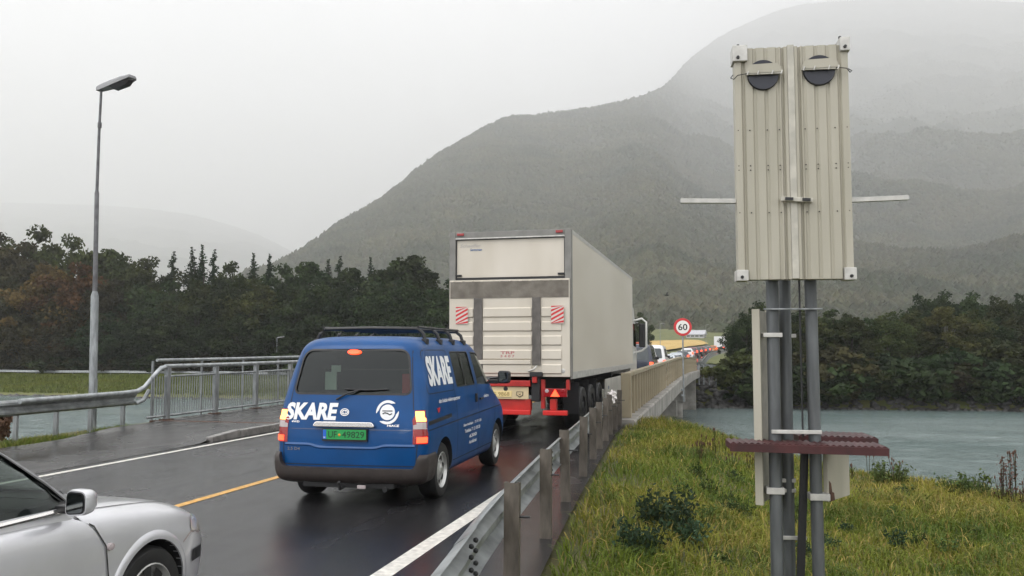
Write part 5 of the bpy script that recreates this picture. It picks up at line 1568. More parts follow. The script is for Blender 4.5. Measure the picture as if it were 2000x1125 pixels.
def queue_car(name, label, kind, m, y, x=None, lit=True, cat='car', extra=None, rz=None):
    xr = -4.3 + float(road_x(y)) if x is None else x
    z = float(road_z(y + 2))
    hd = -math.atan2(float(road_x(y + 5) - road_x(y)), 5.0) if rz is None else rz
    t = thing(name, label, cat, (xr, y, z), hd, 'vehicles queuing ahead of the truck')
    if kind == 'van':
        LV = [(0.28, 0.82, 0.1, 4.5, 0.1, 0.25), (0.5, 0.92, 0.03, 4.75, 0.12, 0.35), (0.8, 0.93, 0.03, 4.75, 0.12, 0.35), (1.0, 0.92, 0.04, 4.5, 0.12, 0.35), (1.15, 0.91, 0.06, 4.1, 0.12, 0.32), (1.5, 0.85, 0.12, 3.6, 0.14, 0.3), (1.75, 0.79, 0.18, 3.25, 0.16, 0.25), (1.88, 0.7, 0.28, 3.0, 0.2, 0.25), (1.93, 0.5, 0.45, 2.8, 0.22, 0.25)]
        rw = rpoly([(-0.74, 1.12), (0.74, 1.12), (0.66, 1.72), (-0.66, 1.72)], 0.09)
        sw = [rpoly([(0.5, 1.2), (1.5, 1.2), (1.45, 1.7), (0.55, 1.7)], 0.05), rpoly([(1.62, 1.2), (2.5, 1.2), (2.45, 1.7), (1.6, 1.7)], 0.05), rpoly([(2.62, 1.2), (3.7, 1.18), (3.2, 1.68), (2.6, 1.7)], 0.06)]
        lamp = (0.78, 0.92, 0.55, 1.02); H_ = 1.93; wy = (0.85, 3.8)
    elif kind == 'hatch':
        LV = [(0.22, 0.74, 0.15, 3.95, 0.1, 0.25), (0.4, 0.84, 0.04, 4.1, 0.15, 0.35), (0.6, 0.86, 0.02, 4.12, 0.16, 0.4), (0.78, 0.85, 0.04, 3.98, 0.16, 0.4), (0.9, 0.83, 0.07, 3.55, 0.16, 0.38), (0.98, 0.80, 0.11, 3.1, 0.16, 0.35), (1.2, 0.70, 0.26, 2.65, 0.18, 0.3), (1.36, 0.61, 0.42, 2.3, 0.2, 0.25), (1.44, 0.45, 0.7, 2.0, 0.2, 0.2)]
        rw = rpoly([(-0.62, 0.97), (0.62, 0.97), (0.50, 1.33), (-0.50, 1.33)], 0.07)
        sw = [rpoly([(0.55, 0.98), (1.5, 0.96), (1.46, 1.33), (0.85, 1.30)], 0.05), rpoly([(1.58, 0.96), (2.85, 0.95), (2.2, 1.3), (1.55, 1.33)], 0.05)]
        lamp = (0.66, 0.86, 0.68, 0.92); H_ = 1.44; wy = (0.7, 3.25)
    else:  # estate
        LV = [(0.22, 0.76, 0.15, 4.4, 0.1, 0.25), (0.4, 0.86, 0.04, 4.55, 0.15, 0.35), (0.62, 0.88, 0.02, 4.56, 0.16, 0.4), (0.8, 0.87, 0.03, 4.4, 0.16, 0.4), (0.93, 0.85, 0.05, 3.9, 0.16, 0.38), (1.02, 0.82, 0.08, 3.4, 0.16, 0.35), (1.25, 0.72, 0.2, 2.9, 0.18, 0.3), (1.42, 0.62, 0.35, 2.5, 0.2, 0.25), (1.5, 0.45, 0.6, 2.2, 0.2, 0.2)]
        rw = rpoly([(-0.64, 1.0), (0.64, 1.0), (0.52, 1.38), (-0.52, 1.38)], 0.07)
        sw = [rpoly([(0.4, 1.02), (1.1, 1.0), (1.08, 1.37), (0.6, 1.37)], 0.05), rpoly([(1.16, 1.0), (2.0, 0.99), (1.98, 1.38), (1.14, 1.38)], 0.05), rpoly([(2.06, 0.99), (3.1, 0.98), (2.45, 1.34), (2.04, 1.38)], 0.05)]
        lamp = (0.68, 0.88, 0.70, 0.98); H_ = 1.5; wy = (0.8, 3.6)
    bd = body_loft(LV, 26, br=0.04, bf=0.18).build('body', m, t, smooth=32)
    bvh = bvh_of(bd.data)
    Lq = np.array(LV)
    fn = lambda z: plan(*[float(pchip(z, Lq[:, 0], Lq[:, c])) for c in range(1, 6)], br=0.04, bf=0.18, ke=40, m=10)
    draped('rear_window', MATS['car_glass'], t, rw, bvh, '-y', 0.005, step=0.3)
    for ax in ('+x', '-x'):
        for w in sw: draped('side_window', MATS['car_glass'], t, w, bvh, ax, 0.005, step=0.4)
    for s in (-1, 1):
        tail_lamp(t, fn, s, lamp[2], lamp[3], lamp[0] - 0.04, 0.30, M_lit if lit else M_redlens, 0.012, n=4)
        for wy_ in wy: wheel(t, s * 0.76, wy_, 0.31, 0.2, s, M_rim, 0)
        MB().box(*sorted((s * 0.86, s * 1.04)), wy[1] - 0.75, wy[1] - 0.65, H_ * 0.58, H_ * 0.66).build('mirror', M_black if kind == 'van' else m, t, bevel=0.02)
    box('rear_bumper', M_bump if kind == 'van' else m, t, -0.82, 0.82, -0.05, 0.12, 0.3, 0.52, bevel=0.05)
    box('licence_plate', M_signw, t, -0.26, 0.26, -0.058, -0.045, 0.40 if kind == 'van' else 0.38, 0.51 if kind == 'van' else 0.49)
    return t


mat('car_glass', (0.03, 0.04, 0.042), 0.08, coat=0.6)
C_navy = mat('dark_navy_paint', (0.014, 0.02, 0.04), 0.3, coat=0.7)
C_white = mat('white_paint', (0.72, 0.72, 0.72), 0.35, coat=0.5)
C_silver = mat('pale_silver_paint', (0.5, 0.54, 0.58), 0.3, 0.3, coat=0.6)
C_black = mat('black_paint', (0.02, 0.021, 0.022), 0.3, coat=0.7)
C_red = mat('dark_red_paint', (0.12, 0.012, 0.015), 0.3, coat=0.7)
C_grey = mat('grey_paint', (0.12, 0.125, 0.13), 0.3, 0.3, coat=0.6)
q = queue_car('people_carrier', 'dark navy van with a brake light on, just ahead of the truck', 'van', C_navy, 43.0, x=-4.05, cat='van')
box('roof_beacon_box', mat('orange_red_plastic', (0.45, 0.08, 0.04), 0.5), q, -0.45, 0.45, 1.0, 1.5, 1.93, 2.03, bevel=0.02)
queue_car('white_van', 'white van in the queue beyond the dark navy van', 'van', C_white, 52.0, x=-3.95, cat='van')
queue_car('hatchback', 'pale silver hatchback following the white van on the bridge', 'hatch', C_silver, 67.5, x=-3.9)
queue_car('hatchback', 'dark grey hatchback at the far end of the bridge', 'hatch', C_grey, 80.5, x=-4.1)
queue_car('estate_car', 'silver estate car just past the far bridge end', 'estate', C_silver, 93.0)
queue_car('hatchback', 'dark navy hatchback between the silver and white estates', 'hatch', C_navy, 106.0)
queue_car('estate_car', 'white estate car past the far bridge end', 'estate', C_white, 118.0)
queue_car('estate_car', 'dark red estate car ahead of the white estate', 'estate', C_red, 131.0)
queue_car('hatchback', 'black hatchback with brake lights on, behind the far lorry', 'hatch', C_black, 144.0)
queue_car('hatchback', 'red hatchback in the far queue between two dark cars', 'hatch', C_red, 157.0)
queue_car('estate_car', 'grey estate car in the far queue', 'estate', C_grey, 170.0)
queue_car('hatchback', 'orange hatchback with lit tail lights behind the far white lorry', 'hatch', mat('orange_paint', (0.5, 0.14, 0.02), 0.35), 190.0)
# far lorry
fl = thing('lorry', 'small white box lorry at the head of the far queue', 'lorry', (-1.6 + float(road_x(208)) - 2.6, 208, float(road_z(210))), -math.atan2(float(road_x(215) - road_x(208)), 7), 'vehicles queuing ahead of the truck')
box('cargo_box', C_white, fl, -1.25, 1.25, 0, 6.5, 0.95, 3.5, bevel=0.03)
box('cab', C_white, fl, -1.15, 1.15, 6.7, 8.6, 0.6, 2.7, bevel=0.15)
box('chassis', M_under, fl, -0.9, 0.9, 0.2, 8.3, 0.5, 0.94)
for s in (-1, 1):
    for y in (1.5, 7.4): wheel(fl, s * 0.95, y, 0.46, 0.4, s, M_frame, 0)
    box('tail_light', M_lit, fl, s * 0.95 - 0.16, s * 0.95 + 0.16, -0.03, 0.0, 0.7, 0.9)

# ------------------------------------------------------------------ trees
M_bark = mat('bark', (0.055, 0.045, 0.035), 0.9, noise=0.4, nscale=4, bump=0.3, bscale=12)
M_birch = mat('pale_bark', (0.26, 0.25, 0.22), 0.8, col2=(0.06, 0.055, 0.05), nscale=3, stretch=(1, 1, 3), lo=0.5, hi=0.62)


def leaf_mat(name, c1, c2, rand=0.02):
    return mat(name, c1, 0.8, col2=c2, nscale=0.55, rand=rand, island=0.35, trans=0.25, spec=0.2)


M_leaf = {
    'green': leaf_mat('leaf_dark_green', (0.014, 0.026, 0.009), (0.034, 0.050, 0.015)),
    'olive': leaf_mat('leaf_olive', (0.026, 0.036, 0.010), (0.054, 0.060, 0.017)),
    'autumn': leaf_mat('leaf_russet', (0.085, 0.052, 0.016), (0.135, 0.078, 0.024)),
    'brown': leaf_mat('leaf_brown_green', (0.026, 0.025, 0.010), (0.052, 0.045, 0.016)),
    'spruce': leaf_mat('needle_spruce', (0.012, 0.026, 0.010), (0.026, 0.044, 0.016)),
    'pale': leaf_mat('leaf_pale_olive', (0.055, 0.062, 0.018), (0.085, 0.085, 0.028)),
}


def quads(cent, size, rg, aspect=1.0, flat=0.0):
    """random leaf quads round centres; size array"""
    n = len(cent)
    d = rg.normal(size=(n, 3)); d[:, 2] = d[:, 2] * (1 - flat) ; d /= np.linalg.norm(d, axis=1)[:, None]
    e = rg.normal(size=(n, 3)); e -= d * (e * d).sum(1)[:, None]; e /= np.linalg.norm(e, axis=1)[:, None]
    s = size[:, None] * 0.5
    V = np.stack([cent - d * s - e * s * aspect, cent + d * s - e * s * aspect * 0.4, cent + d * s * 1.1 + e * s * aspect * 0.5, cent - d * s * 0.6 + e * s * aspect], 1).reshape(-1, 3)
    F = np.arange(4 * n).reshape(-1, 4)
    return V, F


def crown_broad(name, m, seed, h=10.0, w=3.4, zlow=1.6, nclump=85, nleaf=120, top=0.55, lsize=0.215):
    rg = np.random.default_rng(seed)
    C = []
    while len(C) < nclump:
        p = rg.uniform(-1, 1, 3)
        r = np.linalg.norm(p)
        if r > 1 or r < 0.35: continue
        C.append(p)
    C = np.array(C)
    zz = C[:, 2] * 0.5 + 0.5
    prof = np.sin(np.pi * np.clip(zz * 0.80 + 0.16, 0, 1))**0.75
    lob = 1 + 0.38 * np.sin(3 * np.arctan2(C[:, 1], C[:, 0]) + seed) * (rg.random(nclump)) + 0.22 * (rg.random(nclump) - 0.5)
    cx = C[:, 0] * w * prof * lob; cy_ = C[:, 1] * w * prof * lob
    cz = zlow + zz * (h - zlow - 0.5)
    cen = np.stack([cx, cy_, cz], 1)
    cr = rg.uniform(0.45, 1.05, nclump) * w / 3.4
    P = []
    for c, r in zip(cen, cr):
        q = rg.normal(size=(nleaf, 3)); q /= np.linalg.norm(q, axis=1)[:, None]
        q *= (rg.random(nleaf)**0.45)[:, None] * r
        q[:, 2] *= 0.75
        P.append(c + q)
    P = np.concatenate(P)
    V, F = quads(P, rg.uniform(0.6, 1.35, len(P)) * lsize, rg)
    return numpy_mesh(name, V, F, m), cen


def crown_conifer(name, m, seed, h=12.0, w=2.5, zlow=0.8, lsize=0.42, tiers=46):
    rg = np.random.default_rng(seed)
    P, S = [], []
    for i in range(tiers):
        t = i / tiers
        z = zlow + (h - zlow) * t
        rad = w * (1 - t)**0.95 * rg.uniform(0.75, 1.12) + 0.02
        nb = int(3 + 13 * (1 - t))
        for b_ in range(nb):
            a = rg.uniform(0, 2 * math.pi)
            L_ = rad * rg.uniform(0.65, 1.1)
            k = int(4 + L_ * 12)
            u = rg.random(k)
            x = L_ * u * math.cos(a) + rg.normal(size=k) * (0.03 + 0.05 * L_); y = L_ * u * math.sin(a) + rg.normal(size=k) * (0.03 + 0.05 * L_)
            zz = z - 0.42 * L_ * u + 0.14 * L_ * u * u + rg.normal(size=k) * 0.09
            P.append(np.stack([x, y, zz], 1)); S.append(np.full(k, lsize) * (0.7 + 0.5 * rg.random(k)) * (0.40 + 0.45 * (1 - t)))
    P = np.concatenate(P); S = np.concatenate(S)
    V, F = quads(P, S, rg, 0.8, 0.4)
    return numpy_mesh(name, V, F, m), None


def trunk_mesh(name, m, seed, h, r, cen=None, limbs=7):
    rg = np.random.default_rng(seed)
    mb = MB()
    pts = [(0, 0, -1.0), (0, 0, 0.3)]
    x = y = 0.0
    for i in range(1, 6):
        x += rg.normal() * 0.10; y += rg.normal() * 0.10
        pts.append((x, y, h * 0.85 * i / 5))
    mb.tube(pts, [r * 1.3, r * 1.05, r * 0.9, r * 0.72, r * 0.55, r * 0.36, r * 0.12], 8)
    if cen is not None:
        for c in cen[rg.choice(len(cen), limbs, replace=False)]:
            z0 = max(0.12 * h, c[2] * rg.uniform(0.4, 0.7)); k = min(5, z0 / (h * 0.85) * 5); i = int(k) + 1
            p0 = Vector(pts[min(i, 6)]); p0.z = z0
            mid = p0.lerp(Vector(c), 0.5) + Vector((0, 0, 0.3))
            mb.tube([p0, mid, c], [r * 0.4, r * 0.25, r * 0.08], 5)
    return mb.mesh(name, m, smooth=60)


PROTO = {}
for key, sd, kw in (('round', 1, dict(w=3.3, zlow=1.0)), ('tall', 2, dict(w=2.5, zlow=1.4)), ('wide', 3, dict(w=4.0, zlow=0.3, nclump=100)), ('loose', 4, dict(w=3.0, nclump=60, zlow=2.0))):
    me, cen = crown_broad('crown_' + key, M_leaf['green'], sd, **kw)
    PROTO[key] = (me, trunk_mesh('trunk_' + key, M_bark, sd, 10.0, 0.17, cen), 10.0)
for key, sd, kw in (('spruce', 11, {}), ('slim', 12, dict(w=2.0))):
    me, _ = crown_conifer('crown_' + key, M_leaf['spruce'], sd, **kw)
    PROTO[key] = (me, trunk_mesh('trunk_' + key, M_bark, sd, 12.0, 0.15), 12.0)
me, cen = crown_broad('crown_bush', M_leaf['green'], 21, h=3.0, w=1.7, zlow=0.1, nclump=40, nleaf=55, lsize=0.22)
PROTO['bush'] = (me, trunk_mesh('trunk_bush', M_bark, 21, 2.2, 0.05, cen, 6), 3.0)

TREE_NAMES = {'round': 'broadleaf_tree', 'tall': 'broadleaf_tree', 'wide': 'broadleaf_tree', 'loose': 'birch_tree', 'spruce': 'spruce_tree', 'slim': 'spruce_tree', 'bush': 'bush'}


def tree(kind, tone, x, y, z, h, label, group, ws=1.0, rz=None):
    me, tr, h0 = PROTO[kind]
    t = thing(TREE_NAMES[kind], label, 'bush' if kind == 'bush' else 'tree', (x, y, z), random.uniform(0, 6.28) if rz is None else rz, group)
    s = h / h0
    t.scale = (s * ws, s * ws, s)
    c = new_obj('crown', me, t)
    c.material_slots[0].link = 'OBJECT'
    c.material_slots[0].material = M_leaf[tone]
    b_ = new_obj('trunk', tr, t)
    if kind == 'loose':
        b_.material_slots[0].link = 'OBJECT'; b_.material_slots[0].material = M_birch
    return t


def px_az(u):
    return math.atan((u - U0) / F_PX) - R(13.5)


def place(u, d):
    """a spot on the ground d metres out along the bearing"""
    az = px_az(u); c = math.cos(math.atan((u - U0) / F_PX))
    return d / c * math.sin(az), d / c * math.cos(az)


TONE_LABEL = {
    ('broad', 'green'): 'dark green broadleaf tree in the wood across the river',
    ('broad', 'olive'): 'olive green broadleaf tree in the wood across the river',
    ('broad', 'brown'): 'brownish broadleaf tree in the wood across the river',
    ('broad', 'autumn'): 'russet autumn tree standing in front of the wood behind the tall lamp',
    ('con', 'spruce'): 'pointed dark spruce rising from the wood across the river',
}
wood = [
    # u, distance, top v, kind, tone, width
    (-70, 132, 455, 'wide', 'brown', 0.9), (-15, 140, 450, 'round', 'brown', 0.9), (68, 138, 438, 'round', 'olive', 0.72), (30, 126, 470, 'wide', 'brown', 0.9), (132, 136, 456, 'round', 'olive', 0.72),
    (175, 140, 482, 'tall', 'olive', 1.0), (205, 142, 476, 'tall', 'olive', 0.9), (245, 138, 497, 'wide', 'olive', 0.85), (290, 134, 500, 'round', 'olive', 0.9), (335, 138, 496, 'spruce', 'spruce', 1.0), (372, 140, 488, 'spruce', 'spruce', 0.9),
    (391, 143, 484, 'slim', 'spruce', 1.0), (415, 140, 492, 'spruce', 'spruce', 0.9), (450, 138, 510, 'round', 'olive', 0.8), (492, 140, 500, 'slim', 'spruce', 1.1), (524, 142, 501, 'slim', 'spruce', 1.0), (550, 136, 514, 'round', 'green', 0.8),
    (602, 134, 502, 'tall', 'green', 1.0), (640, 138, 512, 'slim', 'spruce', 1.2), (662, 136, 505, 'spruce', 'spruce', 1.0), (685, 132, 514, 'tall', 'green', 0.9), (722, 140, 508, 'slim', 'spruce', 1.0), (745, 138, 518, 'tall', 'green', 0.9),
    (772, 132, 498, 'tall', 'green', 1.0), (800, 134, 488, 'tall', 'green', 1.05), (842, 136, 540, 'round', 'green', 0.9), (880, 138, 545, 'round', 'green', 0.9), (930, 140, 560, 'round', 'green', 0.9), (1250, 170, 610, 'round', 'green', 0.9),
    # middle row
    (-50, 118, 520, 'wide', 'brown', 1), (20, 117, 540, 'wide', 'brown', 1), (95, 116, 515, 'wide', 'autumn', 1.0), (150, 116, 512, 'round', 'autumn', 0.95), (120, 113, 575, 'wide', 'brown', 1.0), (215, 118, 545, 'wide', 'brown', 1.0), (270, 120, 555, 'wide', 'green', 1), (330, 119, 548, 'round', 'green', 1), (385, 120, 545, 'wide', 'olive', 0.9),
    (440, 118, 548, 'wide', 'green', 1), (500, 119, 545, 'wide', 'olive', 1), (560, 120, 555, 'wide', 'green', 1), (620, 119, 545, 'wide', 'green', 1), (680, 120, 555, 'wide', 'green', 1), (735, 120, 550, 'wide', 'green', 1), (790, 119, 545, 'wide', 'green', 1), (850, 120, 565, 'wide', 'green', 1), (905, 122, 580, 'wide', 'green', 1),
    # front edge
    (-40, 111, 600, 'wide', 'brown', 1.2), (50, 110.5, 615, 'wide', 'brown', 1.2), (130, 110.5, 625, 'wide', 'brown', 1.1), (205, 111, 610, 'wide', 'green', 1.2), (270, 111, 620, 'wide', 'green', 1.2), (340, 111, 612, 'wide', 'green', 1.2), (405, 111.5, 622, 'wide', 'green', 1.2), (470, 111.5, 612, 'wide', 'green', 1.2), (545, 113, 618, 'wide', 'green', 1.2), (615, 113, 612, 'wide', 'green', 1.2),
    (690, 114, 620, 'wide', 'green', 1.2), (760, 114, 610, 'wide', 'green', 1.2), (840, 114, 620, 'wide', 'green', 1.2),
]
for (u, d, v, kind, tone, ws) in wood:
    y = 107.5 + (d - 110) * 0.62 if u < 1000 else d
    x = y * math.tan(px_az(u))
    z = float(far_z(x, y)) - 0.2
    top = 1.78 + (V_H - v) / F_PX * (y * math.cos(R(13.5)) - x * math.sin(R(13.5)))
    lab = TONE_LABEL[('con' if kind in ('spruce', 'slim') else 'broad', tone)]
    lab = lab.replace('in the wood', 'at the back of the wood' if d > 124 else ('in the middle of the wood' if d > 115 else 'at the front edge of the wood'))
    if 'broadleaf' in lab: lab = lab.replace('broadleaf', {'round': 'round-headed', 'tall': 'narrow', 'wide': 'spreading', 'loose': 'loose'}[kind])
    if u == 1250: lab = 'lone dark tree behind the truck cab mirror'
    tree(kind, tone, x, y, z, (top - z) * 1.03, lab, 'trees of the wood across the river' if u != 1250 else None, ws * (1.12 if kind not in ('spruce', 'slim') else 1.35))
for u in list(range(-60, 860, 42)):
    y = 106.2 + random.uniform(0, 1.2); x = y * math.tan(px_az(u + random.uniform(-12, 12)))
    tree('bush', random.choice(['green', 'green', 'brown']), x, y, float(far_z(x, y)) - 0.2, random.uniform(3.0, 4.6), 'low dark bush at the foot of the wood behind the far guard rail', 'bushes at the edge of the wood', 1.5)

right = [
    (1436, 86, 650, 'wide', 'green', 0.7), (1456, 88, 612, 'wide', 'green', 0.9), (1485, 90, 590, 'wide', 'green', 0.95), (1530, 90, 596, 'round', 'green', 1.1), (1575, 88, 604, 'wide', 'olive', 1.0), (1625, 90, 606, 'round', 'green', 1.15), (1660, 88, 614, 'wide', 'olive', 0.95),
    (1695, 90, 622, 'round', 'green', 1.1), (1735, 89, 610, 'wide', 'olive', 1.0), (1785, 92, 606, 'wide', 'olive', 1.05), (1845, 90, 598, 'loose', 'pale', 1.25), (1895, 92, 606, 'wide', 'olive', 1.0), (1940, 92, 622, 'wide', 'green', 1.0), (1985, 93, 618, 'wide', 'olive', 1.0), (2040, 94, 610, 'wide', 'green', 1.0), (2100, 95, 600, 'wide', 'green', 1.0),
    (1800, 108, 577, 'wide', 'green', 0.75), (1845, 112, 570, 'wide', 'green', 0.8), (1900, 110, 572, 'wide', 'green', 0.8), (1950, 108, 580, 'wide', 'olive', 0.8), (2000, 108, 575, 'wide', 'green', 0.8), (2060, 110, 570, 'wide', 'green', 0.8),
]
for (u, d, v, kind, tone, ws) in right:
    x, y = place(u, d)
    y2 = float(far_edge(x)) + 2.2
    if d < 100 and y < y2: y = y2
    z = float(far_z(x, y)) - 0.4
    dd = -x * math.sin(R(13.5)) + y * math.cos(R(13.5))
    top = 1.78 + (V_H - v) / F_PX * dd
    lab = {'green': 'dense dark green tree on the far bank behind the panel sign', 'olive': 'olive green tree on the far bank behind the panel sign', 'pale': 'pale olive loose-leaved tree among the darker far bank trees'}[tone]
    if d > 100: lab = 'taller {} tree behind the far bank row'.format('dark green' if tone == 'green' else 'olive')
    tree(kind, tone, x, y, z, (top - z) * 1.04, lab, 'far bank trees beside the bridge' if d < 100 else 'taller trees behind the far bank row', ws * 1.12)
for u in range(1440, 2080, 15):
    x, y = place(u + random.uniform(-8, 8), 85.0)
    y = float(far_edge(x)) + random.uniform(1.0, 4.0)
    tn = random.choice(['green', 'green', 'olive', 'brown']); hb = random.uniform(2.8, 5.2)
    tree('bush', tn, x, y, float(far_z(x, y)) - 0.3, hb, '{} {} bush overhanging the far water edge below the trees'.format('tall' if hb > 4 else 'low', {'green': 'dark green', 'olive': 'olive', 'brown': 'brownish'}[tn]), 'bushes along the far water edge', 1.35)
# small autumn shrub by the footway rail and a few on the near bank
M_leaf['red'] = leaf_mat('leaf_red_brown', (0.085, 0.04, 0.028), (0.13, 0.075, 0.055))
for (x, y, h, ws, lab) in ((-14.55, 14.75, 1.1, 0.75, 'reddish brown shrub behind the footway guard rail'), (-14.9, 13.8, 0.8, 0.8, 'sparse brown twiggy shrub beside the reddish one')):
    tree('bush', 'red' if h > 1 else 'brown', x, y, float(near_z(x, y)) - 0.1, h, lab, None, ws)

# ------------------------------------------------------------------ rocks along the far water line
M_rock = mat('wet_rock', (0.025, 0.024, 0.023), 0.6, col2=(0.09, 0.086, 0.082), nscale=0.9, bump=0.3, bscale=6, coords='World', island=0.4)


def rocks(name, label, spots, seed):
    rg = np.random.default_rng(seed)
    bm = bmesh.new(); bmesh.ops.create_icosphere(bm, subdivisions=1, radius=1.0)
    bv = np.array([v.co[:] for v in bm.verts]); bf = np.array([[v.index for v in f.verts] for f in bm.faces]); bm.free()
    V, F = [], []
    for i, (x, y, z, s) in enumerate(spots):
        q = bv * (1 + 0.35 * (rg.random((len(bv), 1)) - 0.5)) * (s * rg.uniform(0.7, 1.3, 3))
        a = rg.uniform(0, 6.28); c, sn = math.cos(a), math.sin(a)
        q = np.stack([q[:, 0] * c - q[:, 1] * sn, q[:, 0] * sn + q[:, 1] * c, q[:, 2] * 0.7], 1) + (x, y, z)
        V.append(q); F.append(bf + i * len(bv))
    o = new_obj(name, numpy_mesh(name, np.concatenate(V), np.concatenate(F), M_rock))
    tag(o, label, 'rocks', kind='stuff')


sp = []
for i in range(900):
    x = rng.uniform(-120, 60); y = float(far_edge(x)) + rng.uniform(0.2, 3.0)
    sp.append((x, y, max(WATER_Z, float(far_z(x, y))) - 0.03, rng.uniform(0.12, 0.38)))
for i in range(260):
    x = rng.uniform(-2, 4); y = float(far_edge(x)) + rng.uniform(0.3, 4.2)
    sp.append((x, y, max(WATER_Z, float(far_z(x, y))), rng.uniform(0.2, 0.5)))
for i in range(700):
    x = rng.uniform(2, 62); y = float(far_edge(x)) + rng.uniform(0.1, 2.6)
    sp.append((x, y, max(WATER_Z, float(far_z(x, y))), rng.uniform(0.2, 0.42)))
rocks('bank_rocks', 'dark wet rocks lining the far water edge', sp, 5)

# ------------------------------------------------------------------ grass on the near bank
gm = bpy.data.materials.new('grass_blades'); gm.use_nodes = True
n, l = nodes_of(gm); b = n['Principled BSDF']; b.inputs['Roughness'].default_value = 0.6; b.inputs['Specular IOR Level'].default_value = 0.25
at = n.new('ShaderNodeAttribute'); at.attribute_name = 'tint'
tl = n.new('ShaderNodeBsdfTranslucent'); mx = n.new('ShaderNodeMixShader'); mx.inputs[0].default_value = 0.3
l.new(at.outputs['Color'], b.inputs['Base Color']); l.new(at.outputs['Color'], tl.inputs['Color'])
l.new(b.outputs[0], mx.inputs[1]); l.new(tl.outputs[0], mx.inputs[2]); l.new(mx.outputs[0], n['Material Output'].inputs['Surface'])


def blades(name, label, X, Y, zf, L, W, tint, lean, seed, parent_kind='stuff'):
    rg = np.random.default_rng(seed)
    n_ = len(X)
    Z = zf(X, Y) - 0.02
    a = rg.uniform(0, 2 * np.pi, n_); ln = lean * rg.uniform(0.3, 1.3, n_)
    dx, dy = np.cos(a), np.sin(a)
    wx, wy = -dy * W / 2, dx * W / 2
    # let blade width face roughly anywhere
    b2 = rg.uniform(0, 2 * np.pi, n_); wx, wy = np.cos(b2) * W / 2, np.sin(b2) * W / 2
    m1 = np.stack([X + dx * L * ln * 0.3, Y + dy * L * ln * 0.3, Z + L * 0.6], 1)
    t1 = np.stack([X + dx * L * ln, Y + dy * L * ln, Z + L * (1 - 0.35 * ln)], 1)
    B = np.stack([X, Y, Z], 1); w3 = np.stack([wx, wy, np.zeros(n_)], 1)
    V = np.stack([B - w3, B + w3, m1 + w3 * 0.8, m1 - w3 * 0.8, t1 + w3 * 0.15, t1 - w3 * 0.15], 1).reshape(-1, 3)
    i = np.arange(n_)[:, None] * 6
    F = np.concatenate([i + [0, 1, 2, 3], i + [3, 2, 4, 5]], 0)
    T = np.repeat(np.concatenate([tint, np.ones((n_, 1))], 1), 6, 0)
    o = new_obj(name, numpy_mesh(name, V, F, gm, T))
    tag(o, label, 'grass', kind=parent_kind)
    return o


def pal(n_, X, Y, rg):
    g1 = np.array([0.13, 0.175, 0.022]); g2 = np.array([0.25, 0.235, 0.035]); g3 = np.array([0.36, 0.28, 0.085]); g4 = np.array([0.06, 0.11, 0.022])
    f = np.clip(fbm(X * 0.55, Y * 0.55, 3, 31) * 2.2 + 0.5, 0, 1)[:, None]
    k = np.clip(fbm(X * 1.6, Y * 1.6, 2, 41) * 2.6 + 0.5, 0, 1)[:, None]
    c = g1 * (1 - f) + g2 * f
    c = c * (1 - 0.55 * (k > 0.72)) + g4 * 0.55 * (k > 0.72)
    dry = (rg.random(n_) < 0.10 + 0.16 * f[:, 0])[:, None]
    c = np.where(dry, g3, c)
    return c * rg.uniform(0.6, 1.35, (n_, 1))


rg = np.random.default_rng(77)
N = 230000
yy = 4.5 + 19.5 * rg.random(N)**1.25
half = yy * 0.0
lo_, hi_ = rail_x(yy) + 0.18, 1.0 + yy * 0.62
xx = lo_ + (hi_ - lo_) * rg.random(N)
thin = fbm(xx * 0.8, yy * 0.8, 3, 51)
keep = ~((xx < rail_x(yy) + 0.45) & (rg.random(N) < 0.5))
keep &= near_z(xx, yy) > -3.3
keep &= rg.random(N) < np.clip(0.75 + thin * 1.4, 0.15, 1)
xx, yy = xx[keep], yy[keep]
n_ = len(xx)
tall = np.clip(0.5 + 1.8 * fbm(xx * 0.5, yy * 0.5, 3, 61), 0.15, 1.3) * np.clip(0.45 + (xx - rail_x(yy)) * 0.4, 0.35, 1)
Lb = rg.uniform(0.10, 0.30, n_) * (0.5 + 0.8 * tall)
blades('grass', 'long wet meadow grass on the near bank, green and straw coloured', xx, yy, near_z, Lb, rg.uniform(0.006, 0.014, n_) * (1 + yy * 0.025), pal(n_, xx, yy, rg), 0.95, 5)
# the strip beside the footway rail
N = 16000
yy = rg.uniform(5, 17.5, N); xx = -13.15 + rg.normal(size=N) * 0.2 - 0.2 * rg.random(N)
keep = rg.random(N) < np.clip(0.6 + 2.0 * fbm(xx * 0.3, yy * 1.2, 2, 71), 0.05, 1)
xx, yy = xx[keep], yy[keep]
g_ = pal(len(xx), xx, yy, rg) * np.array([0.75, 0.85, 0.8])
blades('grass_strip', 'tufts of grass along the footway edge under the guard rail', xx, yy, lambda a, c: np.maximum(near_z(a, c), -0.25) + 0.0, rg.uniform(0.08, 0.22, len(xx)), np.full(len(xx), 0.011), g_, 0.7, 6)
# rough grass on the far slopes
N = 60000
xx = rg.uniform(-118, -12, N); yy = far_edge(xx) + 4.5 + rg.random(N) * 20
col = np.array([0.11, 0.135, 0.028]) * rg.uniform(0.6, 1.4, (N, 1)) + np.array([0.05, 0.03, 0.0]) * np.clip(fbm(xx * 0.2, yy * 0.4, 3, 81) * 2, 0, 1)[:, None]
blades('far_grass', 'rough grass on the far bank slope below the guard rail', xx, yy, far_z, rg.uniform(0.25, 0.55, N), np.full(N, 0.10), col, 0.6, 7)


